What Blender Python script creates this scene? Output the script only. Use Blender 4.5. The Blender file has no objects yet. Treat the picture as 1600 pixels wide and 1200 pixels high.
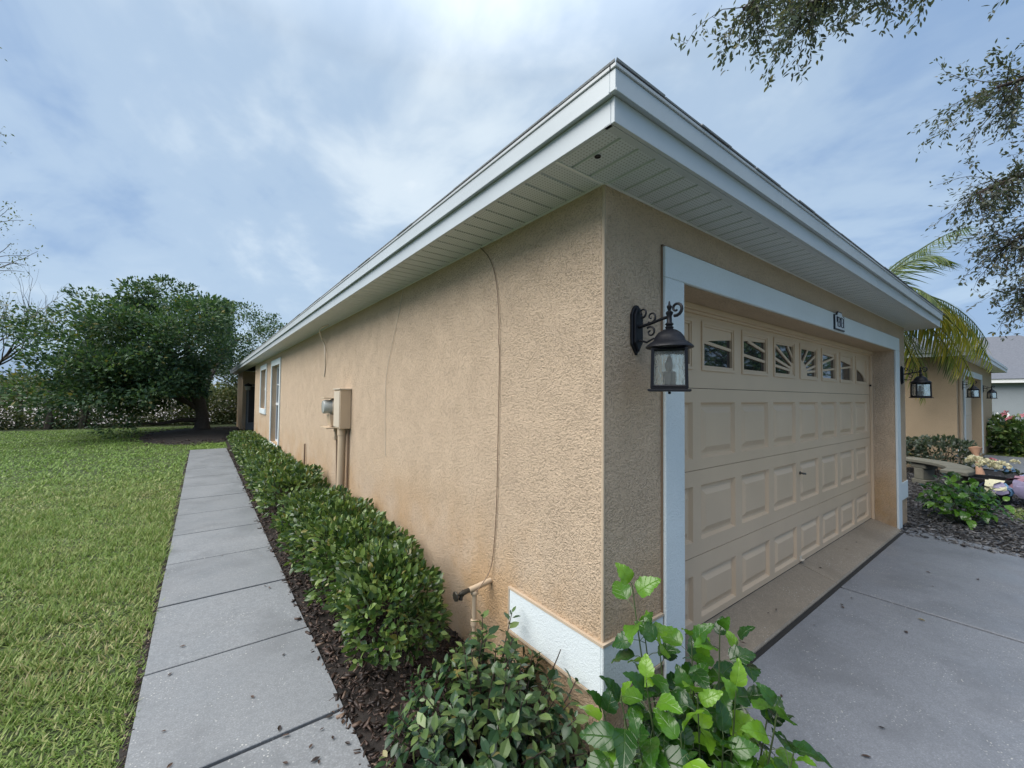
import bpy, bmesh, math, random
import numpy as np
from mathutils import Vector, Matrix

random.seed(7)
rng = np.random.default_rng(11)
S = bpy.context.scene
COL = S.collection

# ------------------------------------------------------------------ camera
cam_d = bpy.data.cameras.new('camera')
cam = bpy.data.objects.new('camera', cam_d)
COL.objects.link(cam)
cam_d.sensor_width = 36.0
cam_d.lens = 36.0 * 642.258 / 1600.0
cam_d.clip_start = 0.02
cam_d.clip_end = 3000
_R = (0.79817403, -0.60234668, 0.00983359)
_D = (0.02582143, 0.01789876, -0.99950632)
_F = (0.6018733, 0.79803391, 0.02983978)
cam.matrix_world = Matrix(((_R[0], -_D[0], -_F[0], -1.480),
                           (_R[1], -_D[1], -_F[1], -1.260),
                           (_R[2], -_D[2], -_F[2], 1.660),
                           (0, 0, 0, 1)))
S.camera = cam

# ------------------------------------------------------------------ light
SUN_EL, SUN_AZ = math.radians(50), math.radians(-80)       # azimuth measured from +Y towards +X
sun_dir = Vector((math.sin(SUN_AZ) * math.cos(SUN_EL), math.cos(SUN_AZ) * math.cos(SUN_EL), math.sin(SUN_EL)))
sun_d = bpy.data.lights.new('sun', 'SUN')
sun_d.energy = 1.5
sun_d.angle = math.radians(55)
sun_d.color = (1.0, 0.95, 0.88)
sun = bpy.data.objects.new('sun', sun_d)
COL.objects.link(sun)
sun.rotation_euler = sun_dir.to_track_quat('Z', 'Y').to_euler()

W = bpy.data.worlds.new('World')
S.world = W
W.use_nodes = True
SKY_STRENGTH = 0.1


def build_world():
    nt = W.node_tree
    n = nt.nodes
    n.clear()
    L = nt.links.new
    out = n.new('ShaderNodeOutputWorld')
    bg = n.new('ShaderNodeBackground')
    bg.inputs['Strength'].default_value = SKY_STRENGTH
    L(bg.outputs[0], out.inputs[0])
    sky = n.new('ShaderNodeTexSky')
    sky.sky_type = 'NISHITA'
    sky.sun_disc = False
    sky.sun_elevation = SUN_EL
    sky.sun_rotation = SUN_AZ
    sky.air_density = 1.0
    sky.dust_density = 2.0
    tc = n.new('ShaderNodeTexCoord')
    sep = n.new('ShaderNodeSeparateXYZ')
    L(tc.outputs['Generated'], sep.inputs[0])

    def math_(op, a, b=None, c=None, clamp=False):
        m = n.new('ShaderNodeMath')
        m.operation = op
        m.use_clamp = clamp
        for i, v in enumerate((a, b, c)):
            if v is None:
                continue
            if isinstance(v, (int, float)):
                m.inputs[i].default_value = v
            else:
                L(v, m.inputs[i])
        return m.outputs[0]
    zc = math_('MAXIMUM', sep.outputs[2], 0.0)
    zz = math_('ADD', zc, 0.28)
    u = math_('DIVIDE', sep.outputs[0], zz)
    v = math_('DIVIDE', sep.outputs[1], zz)
    cmb = n.new('ShaderNodeCombineXYZ')
    L(u, cmb.inputs[0])
    L(v, cmb.inputs[1])

    def noise(scale, detail, dist, off, rough=0.55):
        mp = n.new('ShaderNodeMapping')
        mp.inputs['Location'].default_value = off
        mp.inputs['Scale'].default_value = (1.0, 0.75, 1.0)
        mp.inputs['Rotation'].default_value = (0, 0, 0.5)
        L(cmb.outputs[0], mp.inputs[0])
        t = n.new('ShaderNodeTexNoise')
        t.inputs['Scale'].default_value = scale
        t.inputs['Detail'].default_value = detail
        t.inputs['Roughness'].default_value = rough
        t.inputs['Distortion'].default_value = dist
        L(mp.outputs[0], t.inputs[0])
        return t.outputs[0]

    def ramp(fac, stops, interp='EASE'):
        r = n.new('ShaderNodeValToRGB')
        r.color_ramp.interpolation = interp
        els = r.color_ramp.elements
        while len(els) < len(stops):
            els.new(0.5)
        for e, (p, c) in zip(els, stops):
            e.position = p
            e.color = (*c, 1) if len(c) == 3 else c
        L(fac, r.inputs[0])
        return r.outputs[0]
    big = noise(0.75, 2.0, 0.2, (3.1, 1.7, 0))
    med = noise(1.9, 5.0, 0.5, (0.4, 5.2, 0), 0.58)
    fine = noise(5.5, 5.0, 0.4, (2.0, 8.0, 0), 0.55)
    # thin brighter veil round the hidden sun low over the roof ridge and overhead
    gd = Vector((0.50, 0.75, 0.45)).normalized()
    vd = n.new('ShaderNodeVectorMath')
    vd.operation = 'DOT_PRODUCT'
    L(tc.outputs['Generated'], vd.inputs[0])
    vd.inputs[1].default_value = gd
    glow = n.new('ShaderNodeMapRange')
    glow.inputs['From Min'].default_value = 0.40
    glow.inputs['From Max'].default_value = 1.0
    glow.interpolation_type = 'SMOOTHSTEP'
    L(vd.outputs['Value'], glow.inputs[0])
    g = glow.outputs[0]
    # cloud thickness: blend of noises, more structure near the glow
    m1 = math_('MULTIPLY', med, 0.55)
    m2 = math_('MULTIPLY', fine, 0.25)
    m3 = math_('MULTIPLY', big, 0.35)
    c = math_('ADD', math_('ADD', m1, m2), m3)             # about .2 .. .95, mean .575
    c2 = math_('ADD', math_('MULTIPLY', math_('SUBTRACT', c, 0.575), 1.25), 0.36)
    c3 = math_('ADD', c2, math_('MULTIPLY', g, 0.31))
    k = 1.0 / SKY_STRENGTH
    cloud = ramp(c3, [(0.0, (0.092 * k, 0.138 * k, 0.215 * k)), (0.40, (0.100 * k, 0.149 * k, 0.228 * k)),
                      (0.60, (0.155 * k, 0.203 * k, 0.262 * k)), (0.85, (0.255 * k, 0.292 * k, 0.322 * k)), (1.0, (0.33 * k, 0.35 * k, 0.36 * k))])
    # overcast luminance rises towards the zenith, boosted above the view as added fill light
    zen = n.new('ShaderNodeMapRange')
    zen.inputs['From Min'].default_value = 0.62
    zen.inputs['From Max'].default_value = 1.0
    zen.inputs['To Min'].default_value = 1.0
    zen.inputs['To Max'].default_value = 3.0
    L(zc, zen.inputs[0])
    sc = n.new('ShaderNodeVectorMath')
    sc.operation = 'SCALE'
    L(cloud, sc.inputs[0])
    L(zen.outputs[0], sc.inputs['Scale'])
    # cloud overhead is whitened too, so the added fill is less blue
    wf = n.new('ShaderNodeMapRange')
    wf.inputs['From Min'].default_value = 0.60
    wf.inputs['From Max'].default_value = 0.95
    wf.inputs['To Max'].default_value = 0.85
    L(zc, wf.inputs[0])
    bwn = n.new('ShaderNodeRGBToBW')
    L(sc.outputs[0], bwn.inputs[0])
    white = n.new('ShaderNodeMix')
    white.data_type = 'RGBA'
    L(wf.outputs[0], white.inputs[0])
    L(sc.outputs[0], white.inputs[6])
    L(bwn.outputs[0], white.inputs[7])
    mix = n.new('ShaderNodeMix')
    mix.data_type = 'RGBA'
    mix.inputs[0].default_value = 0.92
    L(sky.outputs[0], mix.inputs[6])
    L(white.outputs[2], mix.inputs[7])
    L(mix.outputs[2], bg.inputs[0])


build_world()
vs = S.view_settings
S.display_settings.display_device = 'sRGB'
vs.view_transform = 'Standard'
vs.look = 'None'
vs.gamma = 1.0
vs.use_curve_mapping = False
vs.exposure = 1.56
S.cycles.use_denoising = True
S.cycles.max_bounces = 6
S.cycles.diffuse_bounces = 3
S.cycles.glossy_bounces = 3
S.cycles.transmission_bounces = 5
S.cycles.transparent_max_bounces = 6
S.cycles.caustics_reflective = False
S.cycles.caustics_refractive = False


# ------------------------------------------------------------------ helpers
def tag(o, label=None, cat=None, group=None, kind=None):
    if label:
        o['label'] = label
    if cat:
        o['category'] = cat
    if group:
        o['group'] = group
    if kind:
        o['kind'] = kind
    return o


def empty(name, loc=(0, 0, 0), rz=0.0):
    o = bpy.data.objects.new(name, None)
    o.empty_display_size = 0.1
    o.location = loc
    o.rotation_euler = (0, 0, rz)
    COL.objects.link(o)
    return o


def inst(name, mesh, parent=None, mw=None):
    o = bpy.data.objects.new(name, mesh)
    COL.objects.link(o)
    if parent:
        o.parent = parent
    if mw is not None:
        o.matrix_local = mw
    return o


KIDS = {}


def kids(o):
    return [c for c in bpy.data.objects if c.parent == o]


def copy_tree(o, parent=None):
    c = o.copy()
    COL.objects.link(c)
    if parent:
        c.parent = parent
    for ch in kids(o):
        copy_tree(ch, c)
    return c


class MB:
    def __init__(s):
        s.v, s.f = [], []

    def add(s, vs, fs):
        b = len(s.v)
        s.v += [tuple(p) for p in vs]
        s.f += [tuple(b + i for i in f) for f in fs]

    def box(s, x0, x1, y0, y1, z0, z1):
        s.add([(x0, y0, z0), (x1, y0, z0), (x1, y1, z0), (x0, y1, z0), (x0, y0, z1), (x1, y0, z1), (x1, y1, z1), (x0, y1, z1)],
              [(0, 3, 2, 1), (4, 5, 6, 7), (0, 1, 5, 4), (1, 2, 6, 5), (2, 3, 7, 6), (3, 0, 4, 7)])
        return s

    def tube(s, pts, r, n=8, caps=True):
        pts = [Vector(p) for p in pts]
        if not hasattr(r, '__len__'):
            r = [r] * len(pts)
        rings = []
        up = None
        for i, p in enumerate(pts):
            d = (pts[min(i + 1, len(pts) - 1)] - pts[max(i - 1, 0)])
            if d.length < 1e-9:
                d = Vector((0, 0, 1))
            d.normalize()
            if up is None:
                up = Vector((0, 0, 1)) if abs(d.z) < 0.9 else Vector((1, 0, 0))
            a = d.cross(up)
            if a.length < 1e-4:
                a = d.orthogonal()
            a.normalize()
            b = a.cross(d)
            up = b
            rings.append([p + (a * math.cos(t) + b * math.sin(t)) * r[i] for t in [2 * math.pi * k / n for k in range(n)]])
        vs = [q for rg in rings for q in rg]
        fs = []
        for i in range(len(rings) - 1):
            for k in range(n):
                k2 = (k + 1) % n
                fs.append((i * n + k, i * n + k2, (i + 1) * n + k2, (i + 1) * n + k))
        if caps:
            fs.append(tuple(range(n))[::-1])
            fs.append(tuple((len(rings) - 1) * n + k for k in range(n)))
        s.add(vs, fs)
        return s

    def lathe(s, prof, c=(0, 0, 0), n=20, axis='z', rot=0.0):
        vs, fs = [], []
        for (r, h) in prof:
            for k in range(n):
                t = 2 * math.pi * k / n + rot
                a, b = r * math.cos(t), r * math.sin(t)
                q = (a, b, h) if axis == 'z' else ((h, a, b) if axis == 'x' else (a, h, b))
                vs.append((c[0] + q[0], c[1] + q[1], c[2] + q[2]))
        for i in range(len(prof) - 1):
            for k in range(n):
                k2 = (k + 1) % n
                f = (i * n + k, i * n + k2, (i + 1) * n + k2, (i + 1) * n + k)
                fs.append(f if axis != 'y' else f[::-1])
        fs.append(tuple(range(n))[::-1])
        fs.append(tuple((len(prof) - 1) * n + k for k in range(n)))
        s.add(vs, fs)
        return s

    def prism(s, poly, lo, hi, axis='z'):
        """polygon in the two other axes, extruded along axis"""
        n = len(poly)

        def P(a, b, h):
            return (a, b, h) if axis == 'z' else ((a, h, b) if axis == 'y' else (h, a, b))
        vs = [P(a, b, lo) for a, b in poly] + [P(a, b, hi) for a, b in poly]
        fs = [tuple(range(n))[::-1], tuple(range(n, 2 * n))]
        for k in range(n):
            k2 = (k + 1) % n
            fs.append((k, k2, n + k2, n + k))
        s.add(vs, fs)
        return s

    def mesh(s, name, mat, smooth=False, bevel=0.0, recalc=True):
        me = bpy.data.meshes.new(name)
        me.from_pydata(s.v, [], s.f)
        bm = bmesh.new()
        bm.from_mesh(me)
        if recalc:
            bmesh.ops.recalc_face_normals(bm, faces=bm.faces)
        if bevel:
            eds = [e for e in bm.edges if e.is_manifold and e.calc_face_angle(0) > 0.6]
            bmesh.ops.bevel(bm, geom=eds, offset=bevel, segments=1, affect='EDGES', profile=0.5)
        bm.to_mesh(me)
        bm.free()
        me.materials.append(mat)
        if smooth:
            me.polygons.foreach_set('use_smooth', [True] * len(me.polygons))
            try:
                me.set_sharp_from_angle(angle=math.radians(45))
            except Exception:
                pass
        return me

    def build(s, name, mat, parent=None, smooth=False, bevel=0.0, recalc=True):
        return inst(name, s.mesh(name, mat, smooth, bevel, recalc), parent)


def struct(o, label=None):
    tag(o, label, kind='structure')
    return o


# ------------------------------------------------------------------ materials
class N:
    """tiny node helper"""
    def __init__(s, name):
        s.m = bpy.data.materials.new(name)
        s.m.use_nodes = True
        s.nt = s.m.node_tree
        s.n = s.nt.nodes
        s.n.clear()
        s.out = s.n.new('ShaderNodeOutputMaterial')
        s.b = s.n.new('ShaderNodeBsdfPrincipled')
        s.L = s.nt.links.new
        s.L(s.b.outputs[0], s.out.inputs[0])
        s._p = None

    def pos(s):
        if s._p is None:
            s._p = s.n.new('ShaderNodeNewGeometry')
        return s._p.outputs['Position']

    def geo(s):
        s.pos()
        return s._p

    def set(s, inp, v):
        if isinstance(v, (int, float)):
            s.b.inputs[inp].default_value = v
        elif isinstance(v, tuple):
            s.b.inputs[inp].default_value = (*v, 1) if len(v) == 3 else v
        else:
            s.L(v, s.b.inputs[inp])

    def noise(s, scale, detail=3, rough=0.5, dist=0.0, vec=None, out=0):
        t = s.n.new('ShaderNodeTexNoise')
        t.inputs['Scale'].default_value = scale
        t.inputs['Detail'].default_value = detail
        t.inputs['Roughness'].default_value = rough
        t.inputs['Distortion'].default_value = dist
        s.L(vec or s.pos(), t.inputs[0])
        return t.outputs[out]

    def vor(s, scale, feat='F1', vec=None, out=0, rnd=1.0):
        t = s.n.new('ShaderNodeTexVoronoi')
        t.feature = feat
        t.inputs['Scale'].default_value = scale
        t.inputs['Randomness'].default_value = rnd
        s.L(vec or s.pos(), t.inputs[0])
        return t.outputs[out]

    def ramp(s, fac, stops, interp='LINEAR'):
        r = s.n.new('ShaderNodeValToRGB')
        r.color_ramp.interpolation = interp
        e = r.color_ramp.elements
        while len(e) < len(stops):
            e.new(0.5)
        for el, (p, c) in zip(e, stops):
            el.position = p
            if isinstance(c, (int, float)):
                c = (c, c, c)
            el.color = (*c, 1)
        s.L(fac, r.inputs[0])
        return r.outputs[0]

    def mix(s, fac, a, b, mode='MIX'):
        m = s.n.new('ShaderNodeMix')
        m.data_type = 'RGBA'
        m.blend_type = mode
        for i, v in ((0, fac), (6, a), (7, b)):
            if isinstance(v, (int, float)):
                m.inputs[i].default_value = v
            elif isinstance(v, tuple):
                m.inputs[i].default_value = (*v, 1)
            else:
                s.L(v, m.inputs[i])
        return m.outputs[2]

    def math(s, op, a, b=None, clamp=False):
        m = s.n.new('ShaderNodeMath')
        m.operation = op
        m.use_clamp = clamp
        for i, v in enumerate((a, b)):
            if v is None:
                continue
            if isinstance(v, (int, float)):
                m.inputs[i].default_value = v
            else:
                s.L(v, m.inputs[i])
        return m.outputs[0]

    def maprange(s, v, a, b, c=0.0, d=1.0):
        m = s.n.new('ShaderNodeMapRange')
        m.interpolation_type = 'SMOOTHSTEP'
        s.L(v, m.inputs[0])
        for i, x in enumerate((a, b, c, d)):
            m.inputs[i + 1].default_value = x
        return m.outputs[0]

    def xyz(s):
        t = s.n.new('ShaderNodeSeparateXYZ')
        s.L(s.pos(), t.inputs[0])
        return t.outputs

    def bump(s, h, strength=0.5, dist=0.01):
        b = s.n.new('ShaderNodeBump')
        b.inputs['Strength'].default_value = strength
        b.inputs['Distance'].default_value = dist
        s.L(h, b.inputs['Height'])
        s.L(b.outputs[0], s.b.inputs['Normal'])
        return b


def simple(name, col, rough=0.5, metal=0.0, var=0.12, scale=8.0, bump=0.0, bscale=80, spec=0.5):
    m = N(name)
    f = m.noise(scale, 4)
    c = m.mix(f, tuple(x * (1 - var) for x in col), tuple(min(1, x * (1 + var)) for x in col))
    m.set('Base Color', c)
    m.set('Roughness', rough)
    m.set('Metallic', metal)
    m.set('Specular IOR Level', spec)
    if bump:
        m.bump(m.noise(bscale, 3), bump, 0.004)
    return m.m


def stucco(name, base, stain=True, rough_scale=1.0, strength=0.9, pit_shade=0.42):
    m = N(name)
    x, y, z = m.xyz()
    big = m.noise(1.3, 4, 0.6)
    c = m.mix(m.ramp(big, [(0.3, 0), (0.7, 1)]), tuple(v * 0.955 for v in base), tuple(min(1, v * 1.03) for v in base))
    if stain:
        # sprinkler rust: streaky orange wash low on the wall
        n1 = m.noise(1.6, 5, 0.62)
        low = m.maprange(z, 1.25, 0.25)
        sm = m.math('MULTIPLY', low, m.ramp(n1, [(0.40, 0), (0.62, 1)]))
        c = m.mix(m.math('MULTIPLY', sm, 0.62), c, (0.58, 0.33, 0.12))
        n2 = m.noise(2.7, 4, 0.6, 0.6)
        c = m.mix(m.math('MULTIPLY', m.math('MULTIPLY', m.maprange(z, 0.55, 0.05), m.ramp(n2, [(0.35, 0), (0.65, 1)])), 0.45), c, (0.30, 0.21, 0.13))
    # thrown-on texture: curdled ridges
    w = m.n.new('ShaderNodeVectorMath')
    w.operation = 'ADD'
    m.L(m.pos(), w.inputs[0])
    nn = m.n.new('ShaderNodeTexNoise')
    nn.inputs['Scale'].default_value = 30
    m.L(m.pos(), nn.inputs[0])
    sc = m.n.new('ShaderNodeVectorMath')
    sc.operation = 'SCALE'
    sc.inputs['Scale'].default_value = 0.02
    m.L(nn.outputs[1], sc.inputs[0])
    m.L(sc.outputs[0], w.inputs[1])
    wv = w.outputs[0]
    a = m.noise(74 * rough_scale, 3.5, 0.58, 0.25, vec=wv)
    bq = m.ramp(a, [(0.34, 0.0), (0.5, 0.65), (0.68, 1.0)], 'EASE')
    g = m.noise(230, 2, 0.5)
    a2 = m.noise(125 * rough_scale, 3, 0.6, 0.0)
    a = m.math('ADD', m.math('MULTIPLY', a, 0.55), m.math('MULTIPLY', a2, 0.45))
    bq = m.ramp(a, [(0.38, 0.0), (0.5, 0.6), (0.64, 1.0)], 'EASE')
    patch = m.ramp(m.noise(5.0, 3), [(0.35, 0.65), (0.65, 1.0)])
    h = m.math('ADD', m.math('MULTIPLY', m.math('SUBTRACT', bq, 0.55), patch), m.math('MULTIPLY', g, 0.22))
    # shade in the pits between the ridges, painted into the colour
    c = m.mix(m.ramp(a, [(0.36, pit_shade), (0.50, 0.0)]), c, tuple(v * 0.5 for v in base))
    m.set('Base Color', c)
    m.set('Roughness', 0.82)
    m.set('Specular IOR Level', 0.25)
    m.bump(h, strength, 0.017)
    return m.m


def concrete(name, base, wet=0.6, specks=True, tint=(0.05, 0.04, 0.03), fine=False):
    m = N(name)
    big = m.noise(0.9, 5, 0.6)
    med = m.noise(6.0, 5, 0.65)
    c = m.mix(m.ramp(big, [(0.3, 0), (0.7, 1)]), tuple(v * 0.80 for v in base), tuple(v * 1.12 for v in base))
    c = m.mix(m.math('MULTIPLY', m.ramp(med, [(0.35, 0), (0.7, 1)]), 0.35), c, tuple(v * 0.72 for v in base))
    grain = m.noise(220, 2, 0.5)
    c = m.mix(m.ramp(grain, [(0.38, 0.42), (0.6, 0.0)]), c, tuple(v * 0.5 for v in base))
    rnd = m.n.new('ShaderNodeObjectInfo')
    c = m.mix(0.5, c, m.ramp(rnd.outputs['Random'], [(0.0, tuple(v * 0.88 for v in base)), (1.0, tuple(v * 1.10 for v in base))]))
    mot = m.noise(28, 4, 0.65)
    c = m.mix(m.ramp(mot, [(0.38, 0.40), (0.58, 0.0)]), c, tuple(v * 0.62 for v in base))
    gr2 = m.noise(120, 2, 0.6)
    c = m.mix(m.ramp(gr2, [(0.42, 0.45), (0.58, 0.0)]), c, tuple(v * 0.55 for v in base))
    c = m.mix(m.ramp(gr2, [(0.60, 0.0), (0.72, 0.35)]), c, tuple(min(1, v * 1.6) for v in base))
    h = m.math('ADD', m.math('MULTIPLY', med, 0.5), m.math('MULTIPLY', gr2, 0.6))
    # darker damp blotches
    damp = m.ramp(m.noise(1.7, 4, 0.55, 0.4), [(0.50, 0), (0.66, 1)])
    c = m.mix(m.math('MULTIPLY', damp, 0.55), c, tuple(v * 0.55 for v in base))
    if specks:
        d = m.vor(58)
        clus = m.ramp(m.noise(3.4, 3, 0.6), [(0.44, 0), (0.60, 1)])
        sp = m.math('MULTIPLY', m.ramp(d, [(0.14, 1), (0.27, 0)]), clus)
        pick = m.ramp(m.noise(60, 1), [(0.50, 0), (0.56, 1)])
        sp = m.math('MULTIPLY', sp, pick)
        c = m.mix(m.math('MULTIPLY', sp, 0.75), c, (0.62, 0.62, 0.58))
        h = m.math('ADD', h, m.math('MULTIPLY', sp, 0.8))
    m.set('Base Color', c)
    rg = m.ramp(m.noise(2.6, 4, 0.6), [(0.3, 0.30 + 0.25 * (1 - wet)), (0.7, 0.62)])
    m.set('Roughness', rg)
    m.set('Specular IOR Level', 0.5)
    m.bump(h, 0.35, 0.003)
    return m.m


def leafmat(name, cols, rough=0.38, transl=0.25, spec=0.5, veins=False, old=0.75):
    m = N(name)
    g = m.geo()
    oi = m.n.new('ShaderNodeObjectInfo')
    r = m.math('FRACT', m.math('ADD', g.outputs['Random Per Island'], oi.outputs['Random']))
    k = len(cols)
    c = m.ramp(r, [(i / (k - 1), q) for i, q in enumerate(cols)])
    c = m.mix(m.math('MULTIPLY', m.ramp(m.math('FRACT', m.math('MULTIPLY', r, 17.3)), [(0.962, 0), (0.972, 1)]), old), c, (0.26, 0.21, 0.06))
    tcn = m.n.new('ShaderNodeTexCoord')
    if veins:
        nz = m.noise(1.0, 2, vec=tcn.outputs['Object'])
        sp = m.n.new('ShaderNodeSeparateXYZ')
        m.L(tcn.outputs['Object'], sp.inputs[0])
        ax = m.math('ABSOLUTE', sp.outputs[0])
        diag = m.math('SUBTRACT', sp.outputs[1], m.math('MULTIPLY', ax, 0.7))
        w = m.math('ABSOLUTE', m.math('SUBTRACT', m.math('FRACT', m.math('MULTIPLY', diag, 4.5)), 0.5))
        vein = m.math('MAXIMUM', m.math('MULTIPLY', m.ramp(w, [(0.0, 1), (0.07, 0)]), 0.5), m.ramp(ax, [(0.0, 1), (0.03, 0)]))
        c = m.mix(m.math('MULTIPLY', vein, 0.22), c, (0.16, 0.26, 0.06))
        m.bump(m.math('SUBTRACT', 1.0, vein), 0.35, 0.01)
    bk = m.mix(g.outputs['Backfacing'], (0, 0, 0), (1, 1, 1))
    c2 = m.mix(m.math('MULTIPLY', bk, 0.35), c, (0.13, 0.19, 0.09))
    m.set('Base Color', c2)
    m.set('Roughness', rough)
    m.set('Specular IOR Level', spec)
    if transl:
        t = m.n.new('ShaderNodeBsdfTranslucent')
        tint = m.mix(1.0, c, (1.5, 1.6, 0.7), 'MULTIPLY')
        m.L(tint, t.inputs[0])
        ms = m.n.new('ShaderNodeMixShader')
        ms.inputs[0].default_value = transl
        m.L(m.b.outputs[0], ms.inputs[1])
        m.L(t.outputs[0], ms.inputs[2])
        m.L(ms.outputs[0], m.out.inputs[0])
    return m.m


PEACH = (0.71, 0.548, 0.392)
M = {}
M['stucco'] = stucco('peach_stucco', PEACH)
M['stucco_plain'] = stucco('tan_stucco', (0.50, 0.38, 0.25), stain=False, strength=0.4)
M['stucco_grey'] = stucco('grey_stucco', (0.26, 0.29, 0.31), stain=False, strength=0.3)
M['bead'] = simple('shaded_bead_paint', (0.50, 0.395, 0.285), 0.85)  # wall peach darkened, the bead's shading put into the colour
M['white_stucco'] = stucco('white_stucco_trim', (0.70, 0.76, 0.77), stain=False, rough_scale=1.3, strength=0.28, pit_shade=0.10)
M['white'] = simple('white_paint', (0.74, 0.77, 0.78), 0.42, var=0.05, scale=3)
M['white_vinyl'] = simple('white_vinyl', (0.78, 0.80, 0.80), 0.5, var=0.04, scale=3)
M['fascia'] = simple('fascia_metal', (0.52, 0.565, 0.59), 0.38, var=0.10, scale=2.5)
M['drip'] = simple('drip_edge_metal', (0.50, 0.52, 0.53), 0.4, var=0.10, scale=4)
M['door'] = simple('garage_door_paint', (0.64, 0.485, 0.33), 0.45, var=0.09, scale=2.5, bump=0.06, bscale=140)
M['iron'] = simple('black_iron', (0.009, 0.010, 0.014), 0.45, var=0.3, scale=30, bump=0.12, bscale=160, spec=0.3)
M['dark'] = simple('dark_gap', (0.012, 0.012, 0.012), 0.9)
M['rubber'] = simple('black_rubber', (0.02, 0.02, 0.021), 0.6)
M['beige_paint'] = simple('beige_painted_metal', (0.55, 0.43, 0.30), 0.5, var=0.08)
M['beige_light'] = simple('pale_beige_metal', (0.62, 0.54, 0.43), 0.45, var=0.06)
M['meter_glass'] = simple('meter_glass', (0.42, 0.44, 0.42), 0.12, var=0.2, scale=30)
M['wire_dark'] = simple('brown_wire', (0.22, 0.15, 0.10), 0.6)
M['wire_light'] = simple('cream_wire', (0.62, 0.54, 0.44), 0.6)
M['brass'] = simple('tarnished_brass', (0.055, 0.05, 0.04), 0.45, metal=0.6, var=0.4, scale=60)
M['steel'] = simple('dull_steel', (0.10, 0.095, 0.085), 0.4, metal=0.7)
M['bark'] = simple('grey_bark', (0.085, 0.07, 0.055), 0.9, var=0.5, scale=14, bump=0.8, bscale=40)
M['twig'] = simple('dark_twig', (0.045, 0.030, 0.022), 0.8, var=0.4, scale=30)
M['green_stem'] = simple('green_stem', (0.06, 0.09, 0.03), 0.6, var=0.4, scale=25)
M['soil'] = simple('wet_soil', (0.020, 0.015, 0.012), 0.75, var=0.6, scale=18, bump=1.0, bscale=60)
M['terracotta'] = simple('pale_terracotta', (0.42, 0.24, 0.15), 0.7, var=0.15)
M['bench_stone'] = simple('mossy_cast_stone', (0.17, 0.165, 0.13), 0.8, var=0.35, scale=9, bump=0.5, bscale=50)
M['sand'] = simple('pale_sand', (0.38, 0.345, 0.33), 0.9, var=0.18, scale=0.15)
M['concrete'] = concrete('walkway_concrete', (0.265, 0.278, 0.288), wet=0.8)
M['drive'] = concrete('driveway_concrete', (0.245, 0.262, 0.292), wet=0.9)
M['apron'] = concrete('apron_concrete', (0.33, 0.275, 0.21), wet=0.55)

m = N('pane_glass')
m.set('Base Color', (0.012, 0.016, 0.022))
m.set('Roughness', 0.03)
m.set('Specular IOR Level', 1.0)
m.set('IOR', 1.6)
m.bump(m.noise(3.0, 2), 0.05, 0.01)
M['glass'] = m.m

m = N('seeded_glass')
m.set('Base Color', (0.86, 0.92, 0.88))
m.set('Roughness', 0.06)
m.set('Transmission Weight', 0.9)
m.set('IOR', 1.25)
mp = m.n.new('ShaderNodeMapping')
mp.inputs['Scale'].default_value = (1, 1, 0.25)
m.L(m.pos(), mp.inputs[0])
m.bump(m.noise(70, 3, 0.5, 1.0, vec=mp.outputs[0]), 0.6, 0.01)
M['seeded'] = m.m

m = N('asphalt_shingle')
oi = m.n.new('ShaderNodeObjectInfo')
c = m.mix(m.noise(60, 4), (0.28, 0.29, 0.30), (0.44, 0.45, 0.46))
c = m.mix(0.4, c, m.ramp(oi.outputs['Random'], [(0, (0.20, 0.21, 0.22)), (1, (0.36, 0.37, 0.38))]))
m.set('Base Color', c)
m.set('Roughness', 0.85)
m.bump(m.noise(150, 2), 0.6, 0.004)
M['shingle'] = m.m

m = N('far_shingle_roof')
c = m.mix(m.noise(9, 5), (0.085, 0.095, 0.115), (0.17, 0.18, 0.205))
x, y, z = m.xyz()
w = m.math('FRACT', m.math('MULTIPLY', z, 14.0))
c = m.mix(m.ramp(w, [(0.0, 0.5), (0.14, 0.0)]), c, (0.09, 0.10, 0.12))
m.set('Base Color', c)
m.set('Roughness', 0.8)
M['far_roof'] = m.m

m = N('lawn_soil')
c = m.ramp(m.noise(0.7, 5, 0.6), [(0.3, (0.045, 0.075, 0.018)), (0.55, (0.075, 0.10, 0.028)), (0.75, (0.11, 0.11, 0.05))])
c = m.mix(m.ramp(m.noise(70, 3), [(0.35, 0.7), (0.65, 0)]), c, (0.02, 0.03, 0.01))
m.set('Base Color', c)
m.set('Roughness', 0.85)
m.bump(m.noise(60, 3), 1.0, 0.03)
M['lawn'] = m.m

m = N('far_ground')
m.set('Base Color', m.ramp(m.noise(0.08, 5, 0.6), [(0.3, (0.05, 0.08, 0.03)), (0.7, (0.12, 0.13, 0.06))]))
m.set('Roughness', 0.95)
M['far_ground'] = m.m

m = N('mulch')
g = m.geo()
c = m.ramp(g.outputs['Random Per Island'], [(0, (0.014, 0.009, 0.007)), (0.45, (0.04, 0.025, 0.018)), (0.75, (0.075, 0.046, 0.034)), (0.93, (0.13, 0.085, 0.06)), (1, (0.20, 0.14, 0.10))])
m.set('Base Color', c)
m.set('Roughness', 0.55)
M['mulch'] = m.m
m = N('grey_mulch')
g = m.geo()
c = m.ramp(g.outputs['Random Per Island'], [(0, (0.03, 0.03, 0.032)), (0.5, (0.09, 0.088, 0.09)), (0.85, (0.17, 0.165, 0.165)), (1, (0.26, 0.25, 0.25))])
m.set('Base Color', c)
m.set('Roughness', 0.45)
M['grey_mulch'] = m.m

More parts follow.
